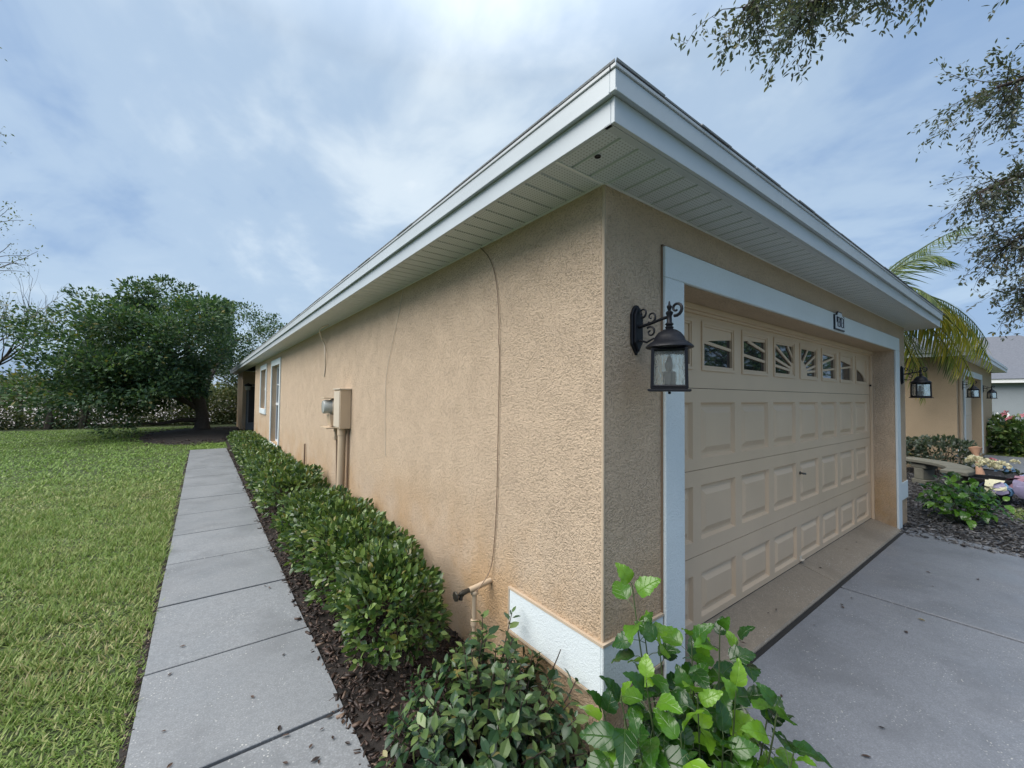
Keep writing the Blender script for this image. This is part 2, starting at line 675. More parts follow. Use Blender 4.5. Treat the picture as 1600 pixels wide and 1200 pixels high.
m = N('grass_blade')
g = m.geo()
x, y, z = m.xyz()
r = g.outputs['Random Per Island']
c1 = m.ramp(r, [(0, (0.10, 0.15, 0.03)), (0.3, (0.16, 0.25, 0.05)), (0.58, (0.25, 0.345, 0.09)), (0.80, (0.37, 0.42, 0.15)), (0.90, (0.52, 0.45, 0.22)), (1, (0.55, 0.47, 0.30))])
c2 = m.ramp(r, [(0, (0.10, 0.19, 0.035)), (0.6, (0.21, 0.34, 0.065)), (1, (0.33, 0.45, 0.12))])
bare = m.ramp(m.noise(1.7, 5, 0.65), [(0.56, 0), (0.70, 1)])
c1 = m.mix(m.math('MULTIPLY', bare, 0.55), c1, (0.34, 0.27, 0.14))
patch = m.ramp(m.noise(0.55, 4, 0.6), [(0.35, 0), (0.62, 1)])
far = m.maprange(y, 5.0, 13.0)
fm = m.math('MAXIMUM', m.math('MULTIPLY', patch, 0.6), far)
c = m.mix(fm, c1, c2)
m.set('Base Color', c)
m.set('Roughness', 0.5)
m.set('Specular IOR Level', 0.35)
t = m.n.new('ShaderNodeBsdfTranslucent')
m.L(c, t.inputs[0])
ms = m.n.new('ShaderNodeMixShader')
ms.inputs[0].default_value = 0.3
m.L(m.b.outputs[0], ms.inputs[1])
m.L(t.outputs[0], ms.inputs[2])
m.L(ms.outputs[0], m.out.inputs[0])
M['grass'] = m.m

M['hedge'] = leafmat('hedge_leaf', [(0.022, 0.050, 0.014), (0.042, 0.088, 0.022), (0.075, 0.135, 0.034), (0.13, 0.20, 0.05), (0.21, 0.28, 0.075)], 0.30, 0.18)
M['shrub'] = leafmat('shrub_leaf', [(0.014, 0.042, 0.018), (0.024, 0.062, 0.026), (0.04, 0.085, 0.03), (0.09, 0.15, 0.05), (0.16, 0.23, 0.07)], 0.32, 0.15)
M['hibiscus'] = leafmat('hibiscus_leaf', [(0.014, 0.050, 0.010), (0.024, 0.080, 0.012), (0.046, 0.135, 0.014), (0.09, 0.22, 0.018), (0.17, 0.33, 0.024)], 0.22, 0.28, 0.6, veins=True, old=0.0)
M['oak'] = leafmat('oak_leaf', [(0.05, 0.06, 0.055), (0.08, 0.095, 0.08), (0.12, 0.135, 0.11), (0.07, 0.085, 0.055), (0.15, 0.15, 0.14)], 0.4, 0.25)
M['tree'] = leafmat('tree_leaf', [(0.022, 0.052, 0.032), (0.038, 0.082, 0.046), (0.06, 0.118, 0.058), (0.10, 0.172, 0.078), (0.15, 0.22, 0.095)], 0.5, 0.2, 0.3)
M['thicket'] = leafmat('thicket_leaf', [(0.03, 0.05, 0.02), (0.055, 0.085, 0.03), (0.09, 0.12, 0.04), (0.14, 0.15, 0.06), (0.13, 0.11, 0.06)], 0.6, 0.2)
M['sparse'] = leafmat('sparse_leaf', [(0.06, 0.09, 0.04), (0.11, 0.13, 0.05), (0.18, 0.18, 0.07)], 0.6, 0.3)
M['palm'] = leafmat('palm_leaflet', [(0.05, 0.085, 0.03), (0.10, 0.15, 0.04), (0.16, 0.20, 0.06)], 0.35, 0.3)
M['palm_yellow'] = leafmat('yellow_palm_leaflet', [(0.14, 0.19, 0.04), (0.30, 0.32, 0.05), (0.48, 0.42, 0.06), (0.55, 0.40, 0.08)], 0.4, 0.4)
M['grey_leaf'] = leafmat('greyish_hedge_leaf', [(0.03, 0.05, 0.03), (0.06, 0.085, 0.055), (0.11, 0.14, 0.10), (0.18, 0.20, 0.17)], 0.3, 0.2)
M['dead_leaf'] = leafmat('dead_leaf', [(0.02, 0.014, 0.012), (0.05, 0.03, 0.022), (0.10, 0.06, 0.04)], 0.35, 0.0)
M['petal_cream'] = simple('cream_petal', (0.70, 0.66, 0.45), 0.6)
M['petal_red'] = simple('red_petal', (0.62, 0.03, 0.03), 0.5)
M['petal_pink'] = simple('pink_petal', (0.55, 0.20, 0.24), 0.6)
M['ribbon_blue'] = simple('blue_tulle', (0.16, 0.30, 0.46), 0.5, var=0.4, scale=20)
M['ribbon_lilac'] = simple('lilac_tulle', (0.28, 0.25, 0.38), 0.5, var=0.35, scale=20)
M['ribbon_pink'] = simple('dusty_pink_tulle', (0.38, 0.22, 0.28), 0.5, var=0.35, scale=20)
M['sign_white'] = simple('sign_face', (0.66, 0.70, 0.75), 0.5, var=0.05)
M['sign_black'] = simple('sign_black', (0.012, 0.016, 0.028), 0.4)
M['far_white'] = simple('far_white', (0.75, 0.75, 0.74), 0.6)

# ------------------------------------------------------------------ leaf clouds
LEAF_V = np.array([(0, 0, 0), (-.5, .36, .10), (0, .36, -.02), (.5, .36, .10), (-.40, .68, .07), (0, .70, -.03), (.40, .68, .07), (0, 1, -.12)], float)
LEAF_F = [(0, 3, 2), (0, 2, 1), (2, 3, 6, 5), (1, 2, 5, 4), (5, 6, 7), (4, 5, 7)]
TUFT_V = np.array([(0, 0, 0), (-.5, .5, .08), (.5, .5, .08), (0, 1, 0)], float)
TUFT_F = [(0, 2, 3, 1)]


def unit(a):
    return a / (np.linalg.norm(a, axis=-1, keepdims=True) + 1e-9)


def frames(tip, nrm):
    t = unit(tip)
    n = nrm - (nrm * t).sum(-1, keepdims=True) * t
    n = unit(n)
    x = np.cross(t, n)
    return x, t, n


def cloud_mesh(name, pos, tip, nrm, L, Wd, mat, V=LEAF_V, Fc=LEAF_F):
    Nn = len(pos)
    x, t, n = frames(tip, nrm)
    L = np.broadcast_to(np.asarray(L, float), (Nn,))
    Wd = np.broadcast_to(np.asarray(Wd, float), (Nn,))
    vv = (pos[:, None, :] + x[:, None, :] * (V[None, :, 0, None] * Wd[:, None, None]) + t[:, None, :] * (V[None, :, 1, None] * L[:, None, None])
          + n[:, None, :] * (V[None, :, 2, None] * Wd[:, None, None]))
    me = bpy.data.meshes.new(name)
    k = len(V)
    me.vertices.add(Nn * k)
    me.vertices.foreach_set('co', vv.reshape(-1).astype(np.float32))
    tot = sum(len(f) for f in Fc)
    flat = np.array([i for f in Fc for i in f])
    sizes = np.array([len(f) for f in Fc])
    loops = (flat[None, :] + (np.arange(Nn) * k)[:, None]).reshape(-1)
    me.loops.add(Nn * tot)
    me.loops.foreach_set('vertex_index', loops.astype(np.int32))
    me.polygons.add(Nn * len(Fc))
    starts = np.concatenate([[0], np.cumsum(sizes)[:-1]])
    st = (starts[None, :] + (np.arange(Nn) * tot)[:, None]).reshape(-1)
    me.polygons.foreach_set('loop_start', st.astype(np.int32))
    me.polygons.foreach_set('loop_total', np.tile(sizes, Nn).astype(np.int32))
    me.update(calc_edges=True)
    me.validate()
    me.materials.append(mat)
    return me


def rand_unit(n):
    return unit(rng.normal(size=(n, 3)))


def leaf_template_mesh(name, mat):
    me = bpy.data.meshes.new(name)
    me.from_pydata([tuple(v) for v in LEAF_V], [], LEAF_F)
    me.materials.append(mat)
    return me


def mat4(pos, x, t, n, sx, sy, sz):
    return Matrix(((x[0] * sx, t[0] * sy, n[0] * sz, pos[0]), (x[1] * sx, t[1] * sy, n[1] * sz, pos[1]), (x[2] * sx, t[2] * sy, n[2] * sz, pos[2]), (0, 0, 0, 1)))


CAMP = np.array([-1.48, -1.26, 1.66])


def leafy(root, pos, tip, nrm, L, Wd, mat, n_parts, tmpl, part='leaf'):
    """nearest n_parts leaves to where people stand become parts; the rest one foliage mesh"""
    o = np.array(root.location)
    wpos = pos + o
    d = np.linalg.norm(wpos - CAMP, axis=1)
    # outermost on the side towards the path and drive shows largest
    order = np.argsort(d)
    pick = order[:n_parts]
    rest = order[n_parts:]
    L = np.broadcast_to(np.asarray(L, float), (len(pos),))
    Wd = np.broadcast_to(np.asarray(Wd, float), (len(pos),))
    if n_parts:
        x, t, n = frames(tip[pick], nrm[pick])
        for i, q in enumerate(pick):
            inst(part, tmpl, root, mat4(pos[q], x[i], t[i], n[i], Wd[q], L[q], Wd[q]))
    if len(rest):
        me = cloud_mesh('foliage', pos[rest], tip[rest], nrm[rest], L[rest], Wd[rest], mat)
        fo = inst('foliage', me, root)
        fo['kind'] = 'stuff'


# ================================================================== GROUND
def sheet(name, poly, z, mat, thick=0.0):
    mb = MB()
    if thick:
        mb.prism(poly, z - thick, z)
    else:
        mb.add([(x, y, z) for x, y in poly], [tuple(range(len(poly)))])
    o = mb.build(name, mat, recalc=bool(thick))
    return struct(o)


sheet('ground', [(-400, -400), (400, -400), (400, 400), (-400, 400)], -0.09, M['far_ground'])
sheet('sandy_field', [(-220, 30), (-1, 30), (30, 300), (-220, 300)], -0.06, M['sand'])
sheet('lawn', [(-24, -4), (-1.745, -4), (-1.745, 14.2), (-0.75, 14.3), (0.0, 24.6), (0, 28), (-24, 28)], -0.03, M['lawn'])
sheet('mulch_bed', [(-1.75, -4.0), (0.50, -4.0), (0.50, 0.02), (0.02, 0.02), (0.02, 24.2), (-0.86, 24.2), (-0.86, 14.25), (-1.75, 14.25)], -0.022, M['soil'])
sheet('front_mulch_bed', [(5.2, -4.0), (13.8, -4.0), (13.8, 0.15), (12.6, 0.2), (12.6, 12), (6.26, 12), (6.26, 0.02), (5.9, 0.02)], -0.018, M['soil'])
sheet('front_lawn', [(6.75, -4.0), (6.85, -1.6), (7.2, -1.05), (7.9, -0.78), (8.7, -0.80), (9.2, -1.05), (9.5, -4.0)], -0.012, M['lawn'])
sheet('neighbour_driveway', [(13.9, 0.1), (12.9, -8), (18.2, -8), (17.9, 0.1)], 0.0, M['concrete'])
sheet('neighbour_lawn', [(18.0, -14), (60, -14), (60, 10), (18.0, 10)], -0.035, M['lawn'])

# tree ring: mound of dark mulch under the big tree
mb = MB()
ring = [(math.cos(2 * math.pi * k / 28), math.sin(2 * math.pi * k / 28)) for k in range(28)]
vsr, fsr = [(-1.6, 19.6, 0.13)], []
for j, (rr, h) in enumerate(((0.45, 0.11), (0.75, 0.05), (1.0, -0.03))):
    for k, (a, b) in enumerate(ring):
        w = 1 + 0.08 * math.sin(3 * k + j)
        vsr.append((-1.6 + a * 1.75 * rr * w, 19.6 + b * 3.9 * rr * w, h))
for k in range(28):
    k2 = (k + 1) % 28
    fsr.append((0, 1 + k, 1 + k2))
    for j in range(2):
        fsr.append((1 + j * 28 + k, 1 + (j + 1) * 28 + k, 1 + (j + 1) * 28 + k2, 1 + j * 28 + k2))
mb.add(vsr, fsr)
struct(mb.build('tree_mulch_ring', M['soil'], recalc=False, smooth=True))

# --- walkway: separate slabs with open joints
walk = struct(empty('walkway', (0, 0, 0)))
ys = [-4.0, -2.85, -1.9, -0.93, 0.06, 1.05, 2.0, 2.955, 3.945, 4.955, 5.955, 6.99, 8.02, 9.06, 10.14, 11.4, 12.7, 14.05]
for k in range(len(ys) - 1):
    g = 0.010
    mb = MB().prism([(-1.708 + random.uniform(-.004, .004), ys[k] + g), (-0.832 + random.uniform(-.004, .004), ys[k] + g),
                     (-0.832 + random.uniform(-.004, .004), ys[k + 1] - g), (-1.708 + random.uniform(-.004, .004), ys[k + 1] - g)], -0.10, random.uniform(-0.004, 0.002))
    mb.build('slab', M['concrete'], walk, bevel=0.003)
# --- driveway
drive = struct(empty('driveway'))
for (xa, xb, ya, yb, cut) in ((0.56, 3.064, -3.1, -0.075, 0), (3.094, 5.93, -3.1, -0.075, 1), (0.56, 3.075, -6.5, -3.115, 0), (3.09, 5.03, -6.5, -3.115, 0)):
    if cut:
        poly = [(xa, ya), (5.03, ya), (xb, yb), (xa, yb)]
    else:
        poly = [(xa, ya), (xb, ya), (xb, yb), (xa, yb)]
    MB().prism(poly, -0.12, 0.0 + (0.002 if cut else 0)).build('slab', M['drive'], drive, bevel=0.004)
MB().box(3.060, 3.098, -6.5, -0.08, -0.12, -0.022).box(0.56, 5.03, -3.1145, -3.1005, -0.12, -0.0081).build('joint_filler', M['dark'], drive)
# sloping apron under the door, with a saw cut
apron = struct(empty('garage_apron'))
for (xa, xb) in ((0.652, 3.10), (3.108, 5.636)):
    MB().prism([(-0.045, -0.1), (0.45, -0.1), (0.45, 0.105), (0.244, 0.095), (-0.035, 0.022), (-0.045, 0.01)], xa, xb, 'x').build('slab', M['apron'], apron)
MB().box(0.5, 5.93, -0.078, -0.0455, -0.1, 0.002).build('expansion_joint', M['rubber'], apron)

# --- mulch chips: real little chips, one mesh per bed
def chips(name, n, xf, yf, z, mat, lo=0.02, hi=0.065):
    x = xf(n)
    y = yf(n)
    pos = np.stack([x, y, z + rng.random(n) * 0.03], 1)
    a = rng.random(n) * 2 * np.pi
    tip = np.stack([np.cos(a), np.sin(a), rng.normal(0, .22, n)], 1)
    nr = np.stack([rng.normal(0, .35, n), rng.normal(0, .35, n), np.ones(n)], 1)
    L = lo + (hi - lo) * rng.random(n) ** 2
    V = np.array([(-.5, 0, 0), (.5, .06, 0), (.38, 1, .1), (-.42, .94, .1), (-.4, .1, -.6), (.4, .1, -.6), (.3, .9, -.5), (-.3, .9, -.5)], float)
    Fc = [(0, 1, 2, 3), (0, 4, 5, 1), (1, 5, 6, 2), (2, 6, 7, 3), (3, 7, 4, 0)]
    o = inst(name, cloud_mesh(name, pos, tip, nr, L, L * (0.16 + 0.22 * rng.random(n)), mat, V, Fc))
    tag(o, kind='stuff')
    return o


tag(chips('mulch_chips', 15000, lambda n: -0.86 + 0.88 * rng.random(n), lambda n: -0.9 + 15 * rng.random(n) ** 1.9, -0.02, M['mulch']),
    'dark brown bark mulch in the bed between walkway and house')
tag(chips('mulch_chips', 5000, lambda n: -0.86 + 1.4 * rng.random(n), lambda n: -1.3 + 1.28 * rng.random(n), -0.02, M['mulch']),
    'dark bark mulch round the hibiscus at the house corner')
def _gx(n):
    return 5.5 + 7.2 * rng.random(n) ** 1.25
o = chips('mulch_chips', 15000, _gx, lambda n: -1.9 + 3.6 * rng.random(n), -0.014, M['grey_mulch'], 0.03, 0.09)
tag(o, 'weathered grey wet mulch in the bed beside the driveway')
tag(chips('mulch_chips', 3500, lambda n: -1.6 + 1.7 * rng.normal(0, .42, n), lambda n: 19.6 + 3.6 * rng.normal(0, .42, n), 0.02, M['mulch'], 0.05, 0.12),
    'dark mulch ring under the big dense tree')
# dark edging strip of soil crumbs between grass and walkway
tag(chips('soil_crumbs', 2500, lambda n: -1.745 + 0.035 * rng.random(n), lambda n: -0.5 + 13 * rng.random(n) ** 1.6, -0.03, M['mulch'], 0.008, 0.03),
    'dark soil crumbs along the trimmed lawn edge')

# --- grass
GV = np.array([(-.5, 0, 0), (.5, 0, 0), (-.42, .45, .25), (.42, .45, .25), (0, 1, 0.9)], float)
GF = [(0, 1, 3, 2), (2, 3, 4)]


def grass(name, x, y, hmin, hmax, wd, label, lean=0.55, z=-0.03):
    n = len(x)
    pos = np.stack([x, y, np.full(n, z)], 1)
    a = rng.random(n) * 2 * np.pi
    fl = np.stack([np.cos(a), np.sin(a)], 1)
    ln = np.abs(rng.normal(0, lean, n)) + 0.15
    tip = np.stack([fl[:, 0] * ln, fl[:, 1] * ln, np.ones(n)], 1)
    nr = np.stack([fl[:, 0], fl[:, 1], -ln], 1) + rng.normal(0, .25, (n, 3))
    tus = 0.85 + 0.32 * np.sin(x * 5.1 + 1.3 * np.sin(y * 3.3)) * np.sin(y * 4.3 + x)
    h = (hmin + (hmax - hmin) * rng.random(n) ** 1.4) * tus
    V = GV.copy()
    V[:, 2] *= 2.5
    o = inst(name, cloud_mesh(name, pos, tip, nr, h, wd * (0.7 + 0.6 * rng.random(n)), M['grass'], V, GF))
    tag(o, label, kind='stuff')
    return o


def lawn_pts(n, x0, x1, y0, y1, pw):
    y = y0 + (y1 - y0) * rng.random(n) ** pw
    x = x0 + (x1 - x0) * rng.random(n)
    # matted clumps
    x = x + 0.02 * np.sin(y * 37 + x * 23)
    return x, y


xg, yg = lawn_pts(270000, -6.6, -1.748, -0.3, 11.0, 1.45)
keep = (rng.random(len(yg)) > (yg - 6) / 5) & (xg > -1.75 - (yg + 1.9) * 1.15 - 0.4)
grass('lawn_grass', xg[keep], yg[keep], 0.045, 0.088, 0.0075, 'coarse green lawn grass with straw-coloured blades left of the walkway', 0.75)
xg, yg = lawn_pts(130000, -16, -1.748, 5.5, 25.0, 1.2)
keep = (rng.random(len(yg)) < (yg - 5.5) / 4) & (xg > -1.75 - (yg + 1.9) * 0.85) & ~(((xg + 1.6) / 1.7) ** 2 + ((yg - 19.6) / 3.7) ** 2 < 1)
grass('lawn_grass', xg[keep], yg[keep], 0.05, 0.09, 0.020, 'bright green lawn grass stretching back to the thicket', 0.6)
yg = -0.3 + 10 * rng.random(1500) ** 1.5
xg = -1.765 + 0.05 * rng.random(1500) ** 2 + 0.012 * np.sin(yg * 9)
grass('lawn_grass', xg, yg, 0.05, 0.11, 0.008, 'longer ragged grass blades creeping over the soil edge of the lawn', 1.0)
xg = -1.75 + 0.95 * rng.random(3000)
yg = 14.1 + 2.2 * rng.random(3000)
grass('lawn_grass', xg, yg, 0.04, 0.08, 0.02, 'thin grass between walkway end and tree mulch', 0.6)
xg = 6.75 + 2.7 * rng.random(16000)
yg = -0.82 - 1.6 * rng.random(16000) ** 1.3
kp = (yg < -0.82 - 0.55 * np.abs(xg - 8.2) ** 1.6)
grass('front_lawn_grass', xg[kp], yg[kp], 0.03, 0.07, 0.012, 'small yellow-green patch of front lawn beyond the leafy plant', 0.6, -0.012)
xg = 18.2 + 18 * rng.random(9000)
yg = -5 + 8 * rng.random(9000)
grass('neighbour_lawn_grass', xg, yg, 0.05, 0.11, 0.04, 'green lawn beyond the neighbouring driveway', 0.6, -0.035)

# ================================================================== HOUSE
house = empty('house', (0, 0, 0))
tag(house, 'peach stucco house with white trim, two-car garage and long side wall', 'house')
HW, HL, HT = 6.25, 24.2, 2.68
DX0, DX1, DTOP = 0.648, 5.64, 2.30
w = MB()
# front (garage) wall
w.box(0, DX0, 0, 0.30, -0.1, HT)
w.box(DX1, HW, 0, 0.30, -0.1, HT)
w.box(DX0, DX1, 0, 0.30, DTOP, HT)
# side wall pieces with openings (y0,y1,z0,z1): tall window, small window
T0, T1, TZ0, TZ1 = 9.86, 11.22, 0.42, 2.38
s0, s1, sz0, sz1 = 12.42, 13.72, 1.22, 2.38
w.box(0, 0.2, 0.30, T0, -0.1, HT)
w.box(0, 0.2, T0, T1, -0.1, TZ0)
w.box(0, 0.2, T0, T1, TZ1, HT)
w.box(0, 0.2, T1, s0, -0.1, HT)
w.box(0, 0.2, s0, s1, -0.1, sz0)
w.box(0, 0.2, s0, s1, sz1, HT)
w.box(0, 0.2, s1, 15.6, -0.1, HT)
w.box(0.2, 1.6, 15.4, 15.6, -0.1, HT)
w.box(1.4, 1.6, 15.6, 21.0, -0.1, HT)
w.box(0.58, 1.6, 21.0, 21.2, -0.1, HT)
w.box(0, 0.14, 21.0, HL, -0.1, HT)
w.box(0.14, 0.58, 21.0, 21.2, 2.1, HT)
w.box(0, HW, HL, HL + 0.2, -0.1, HT)
w.box(HW - 0.2, HW, 0.30, HL, -0.1, HT)
w.build('wall', M['stucco'], house)
# rounded corner bead
MB().tube([(0.006, 0.006, 0.0), (0.006, 0.006, HT - 0.01)], 0.0085, 10).build('corner_bead', M['bead'], house, smooth=True)

# white stucco trims
def trim(boxes, name='trim', mat=None):
    mb = MB()
    for b in boxes:
        mb.box(*b)
    return mb.build(name, mat or M['white_stucco'], house, bevel=0.004)


trim([(0.463, DX0 - 0.001, -0.024, -0.001, 0.0, DTOP), (DX1 + 0.001, 5.828, -0.024, -0.001, 0.0, DTOP), (0.463, 5.828, -0.024, -0.001, DTOP + 0.001, 2.468)], 'garage_surround')
trim([(-0.014, 0.455, -0.014, -0.001, 0.302, 0.533), (-0.014, -0.001, -0.001, 0.69, 0.302, 0.533)], 'base_band')
trim([(5.836, HW, -0.014, -0.001, 0.34, 0.57)], 'base_band')
mb = MB()
for b in ((-0.017, 0.455, -0.017, -0.001, 0.5335, 0.546), (-0.017, -0.001, -0.001, 0.70, 0.5335, 0.546), (-0.017, 0.455, -0.017, -0.001, 0.289, 0.3015), (-0.017, -0.001, -0.001, 0.70, 0.289, 0.3015),
          (-0.017, -0.001, 0.6905, 0.70, 0.302, 0.533)):
    mb.box(*b)
mb.build('band_bead', M['bead'], house)
mb = MB()
for b in ((0.456, 0.462, -0.010, -0.001, 0.0, 2.475), (5.829, 5.835, -0.010, -0.001, 0.0, 2.475), (0.456, 5.835, -0.012, -0.001, 2.469, 2.476)):
    mb.box(*b)
mb.build('trim_shadow_line', M['wire_dark'], house)  # brown strips standing in for the shadow line at the trim's outer edges

# --- windows on the side wall
def side_window(y0, y1, z0, z1, sill_h, name, bars):
    wn = MB()
    b = 0.115
    x = -0.026
    wn.box(x, -0.001, y0 - b, y0 - 0.001, z0 - sill_h, z1 + b + 0.03)
    wn.box(x, -0.001, y1 + 0.001, y1 + b, z0 - sill_h, z1 + b + 0.03)
    wn.box(x, -0.001, y0, y1, z1 + 0.001, z1 + b + 0.03)
    wn.box(x - 0.012, -0.001, y0, y1, z0 - sill_h, z0 - 0.001)
    o = wn.build(name, M['white_stucco'], house, bevel=0.003)
    fr = MB()
    fx0, fx1, t = 0.10, 0.14, 0.05
    fr.box(fx0, fx1, y0 + .003, y0 + t, z0 + .003, z1 - .003)
    fr.box(fx0, fx1, y1 - t, y1 - .003, z0 + .003, z1 - .003)
    fr.box(fx0, fx1, y0 + t, y1 - t, z0 + .003, z0 + t)
    fr.box(fx0, fx1, y0 + t, y1 - t, z1 - t, z1 - .003)
    zm = (z0 + z1) / 2
    fr.box(fx0 - 0.012, fx1, y0 + t, y1 - t, zm - 0.03, zm + 0.03)
    ym = (y0 + y1) / 2
    for zb in bars:
        fr.box(fx0 + 0.004, fx1, y0 + t, y1 - t, zb - 0.012, zb + 0.012)
    fr.box(fx0 + 0.006, fx1 - .002, ym - 0.012, ym + 0.012, zm + 0.03, z1 - t)
    fr.build('window_frame', M['white'], o)
    MB().box(0.128, 0.133, y0 + t - .01, y1 - t + .01, z0 + t - .01, zm).build('pane', M['glass'], o)
    MB().box(0.128, 0.133, y0 + t - .01, y1 - t + .01, zm + .001, z1 - t + .01).build('pane', M['glass'], o)
    return o


side_window(T0, T1, TZ0, TZ1, 0.20, 'window', (1.9,)).__setitem__('label', 'tall narrow-looking sash window with white surround')
side_window(s0, s1, sz0, sz1, 0.15, 'window', (2.09,)).__setitem__('label', 'shorter window set higher with white surround')
# entry alcove facing the walkway: grey door strip
MB().box(0.14, 0.58, 21.05, 21.10, 0.0, 2.1).build('alcove_panel', simple('grey_panel', (0.24, 0.25, 0.26), 0.6), house)
dr = MB().box(0.24, 0.46, 21.02, 21.05, 0.35, 1.98).build('screen_door', simple('dark_door', (0.03, 0.034, 0.045), 0.3), house)
MB().box(0.20, 0.239, 21.015, 21.05, 0.3, 2.02).box(0.461, 0.50, 21.015, 21.05, 0.3, 2.02).build('door_frame', simple('door_frame', (0.33, 0.34, 0.35), 0.5), dr)

# --- eaves: soffit strips, fascia, drip edge, shingles
OV = 0.31
sp = 0.1132
def strip_mesh(length, axis):
    """one grooved vinyl strip, length across the eave, .1132 wide; rounded lips leave a shadow groove"""
    a0, a1 = 0.004, sp - 0.004
    prof = [(0.0, 0.010), (a0, 0.010), (a0 + 0.004, 0.0), (a1 - 0.004, 0.0), (a1, 0.010), (sp, 0.010)]
    vs, fs = [], []
    for (u, h) in prof:
        for l in (0, length):
            vs.append((l, u, h) if axis == 'y' else (u, l, h))
    for i in range(len(prof) - 1):
        fs.append((2 * i, 2 * i + 1, 2 * i + 3, 2 * i + 2))
    me = bpy.data.meshes.new('soffit_strip')
    me.from_pydata(vs, [], fs)
    me.materials.append(M['soffit'])
    return me


m = N('vented_vinyl_soffit')
x, y, z = m.xyz()
fx = m.math('ABSOLUTE', m.math('SUBTRACT', m.math('FRACT', m.math('MULTIPLY', x, 62)), 0.5))
fy = m.math('ABSOLUTE', m.math('SUBTRACT', m.math('FRACT', m.math('MULTIPLY', y, 62)), 0.5))
hole = m.math('MULTIPLY', m.ramp(fx, [(0.16, 1), (0.24, 0)]), m.ramp(fy, [(0.16, 1), (0.24, 0)]))
band = m.ramp(m.noise(0.8, 1), [(0.42, 0.25), (0.5, 1)])
c = m.mix(m.noise(5, 4), (0.58, 0.63, 0.65), (0.66, 0.71, 0.73))
c = m.mix(m.math('MULTIPLY', hole, 0.55), c, (0.10, 0.10, 0.10))
m.set('Base Color', c)
m.set('Roughness', 0.5)
M['soffit'] = m.m
sy = strip_mesh(OV - 0.005, 'y')         # side eave: strips run across, stepping along y
sx = strip_mesh(OV - 0.005, 'x')
k = 0
yy = -0.002
while yy < HL - 0.2:
    inst('soffit_strip', sy, house, Matrix.Translation((-OV + 0.004, yy, HT - 0.022)))
    yy += sp
inst('soffit_strip', sx, house, Matrix.Translation((-0.300, -OV + 0.004, HT - 0.022)) @ Matrix.Diagonal((0.70, 1, 1, 1)))
xx = -0.2192
while xx < HW + 0.25:
    inst('soffit_strip', sx, house, Matrix.Translation((xx, -OV + 0.004, HT - 0.022)))
    xx += sp
# soffit backing and channels
MB().box(-OV, -0.002, -OV, HL + 0.2, HT - 0.006, HT + 0.01).box(-0.002, HW + OV, -OV, 0.0, HT - 0.006, HT + 0.01).build('soffit_backing', M['dark'], house)
MB().box(-0.012, -0.001, 0.0, HL, HT - 0.024, HT - 0.007).box(0.0, HW, -0.012, -0.001, HT - 0.024, HT - 0.007).box(-OV + .004, -0.012, -0.006, 0.006, HT - 0.027, HT - 0.0225).build('soffit_channel', M['white_vinyl'], house)
# vent plug hole in the corner panel
mb = MB()
mb.lathe([(0.013, 0), (0.013, -0.004), (0.010, -0.004), (0.010, -0.001)], (-0.196, -0.132, HT - 0.0225), 16)
mb.build('soffit_plug', M['rubber'], house)

def fascia_run(name, segs_front, segs_side, off, th, z0, z1, mat, lip=0.0):
    for (a, b) in segs_front:
        mb = MB().box(a, b, -off, -off + th, z0, z1)
        if lip:
            mb.box(a, b, -off - lip, -off + 0.0005, z0 - 0.006, z0 + 0.006)
        mb.build(name, mat, house, bevel=0.0015)
    for (a, b) in segs_side:
        mb = MB().box(-off, -off + th, a, b, z0, z1)
        if lip:
            mb.box(-off - lip, -off + 0.0005, a, b, z0 - 0.006, z0 + 0.006)
        mb.build(name, mat, house, bevel=0.0015)


XR = HW + OV
fascia_run('fascia_board', [(-0.316, 3.3), (3.302, XR)], [(-0.298, 3.6), (3.602, 7.2), (7.202, 12.0), (12.002, 18.0), (18.002, HL + .2)], 0.316, 0.017, 2.655, 2.752, M['fascia'])
MB().box(-0.316, XR, -0.298, -0.268, 2.655, 2.6585).build('fascia_return', M['fascia'], house)
fascia_run('gutter_board', [(-0.336, 1.133), (1.136, 4.35), (4.353, XR + .02)], [(-0.31, 2.4), (2.403, 5.6), (5.603, 9.0), (9.003, 14.0), (14.003, 19.0), (19.003, HL + .2)], 0.336, 0.026, 2.7545, 2.832, M['fascia'], 0.004)
fascia_run('drip_edge', [(-0.342, 3.02), (3.022, XR + .026)], [(-0.32, 3.02), (3.022, 6.1), (6.102, 12.0), (12.002, HL + .2)], 0.342, 0.03, 2.8335, 2.848, M['drip'])
# eave end returns on the far right side
MB().box(XR + 0.0, XR + 0.017, -0.298, 1.5, 2.655, 2.752).build('fascia_board', M['fascia'], house)
MB().box(XR - 0.006, XR + 0.020, -0.309, 1.5, 2.7545, 2.832).build('gutter_board', M['fascia'], house)
MB().box(HW + .002, XR, 0.0, 1.5, HT - 0.02, HT + 0.005).build('soffit_backing', M['soffit'], house)
# roof: hip
rp = 0.42
ex0, ex1, ey0, ey1, ez = -0.33, XR + .02, -0.33, HL + 0.3, 2.85
hw = (ex1 - ex0) / 2
rz_ = ez + hw * rp
roof = MB()
roof.add([(ex0, ey0, ez), (ex1, ey0, ez), (ex1, ey1, ez), (ex0, ey1, ez), (ex0 + hw, ey0 + hw, rz_), (ex0 + hw, ey1 - hw, rz_)],
         [(0, 1, 4), (1, 2, 5, 4), (2, 3, 5), (3, 0, 4, 5), (0, 3, 2, 1)])
ro = roof.build('roof', M['far_roof'], house)
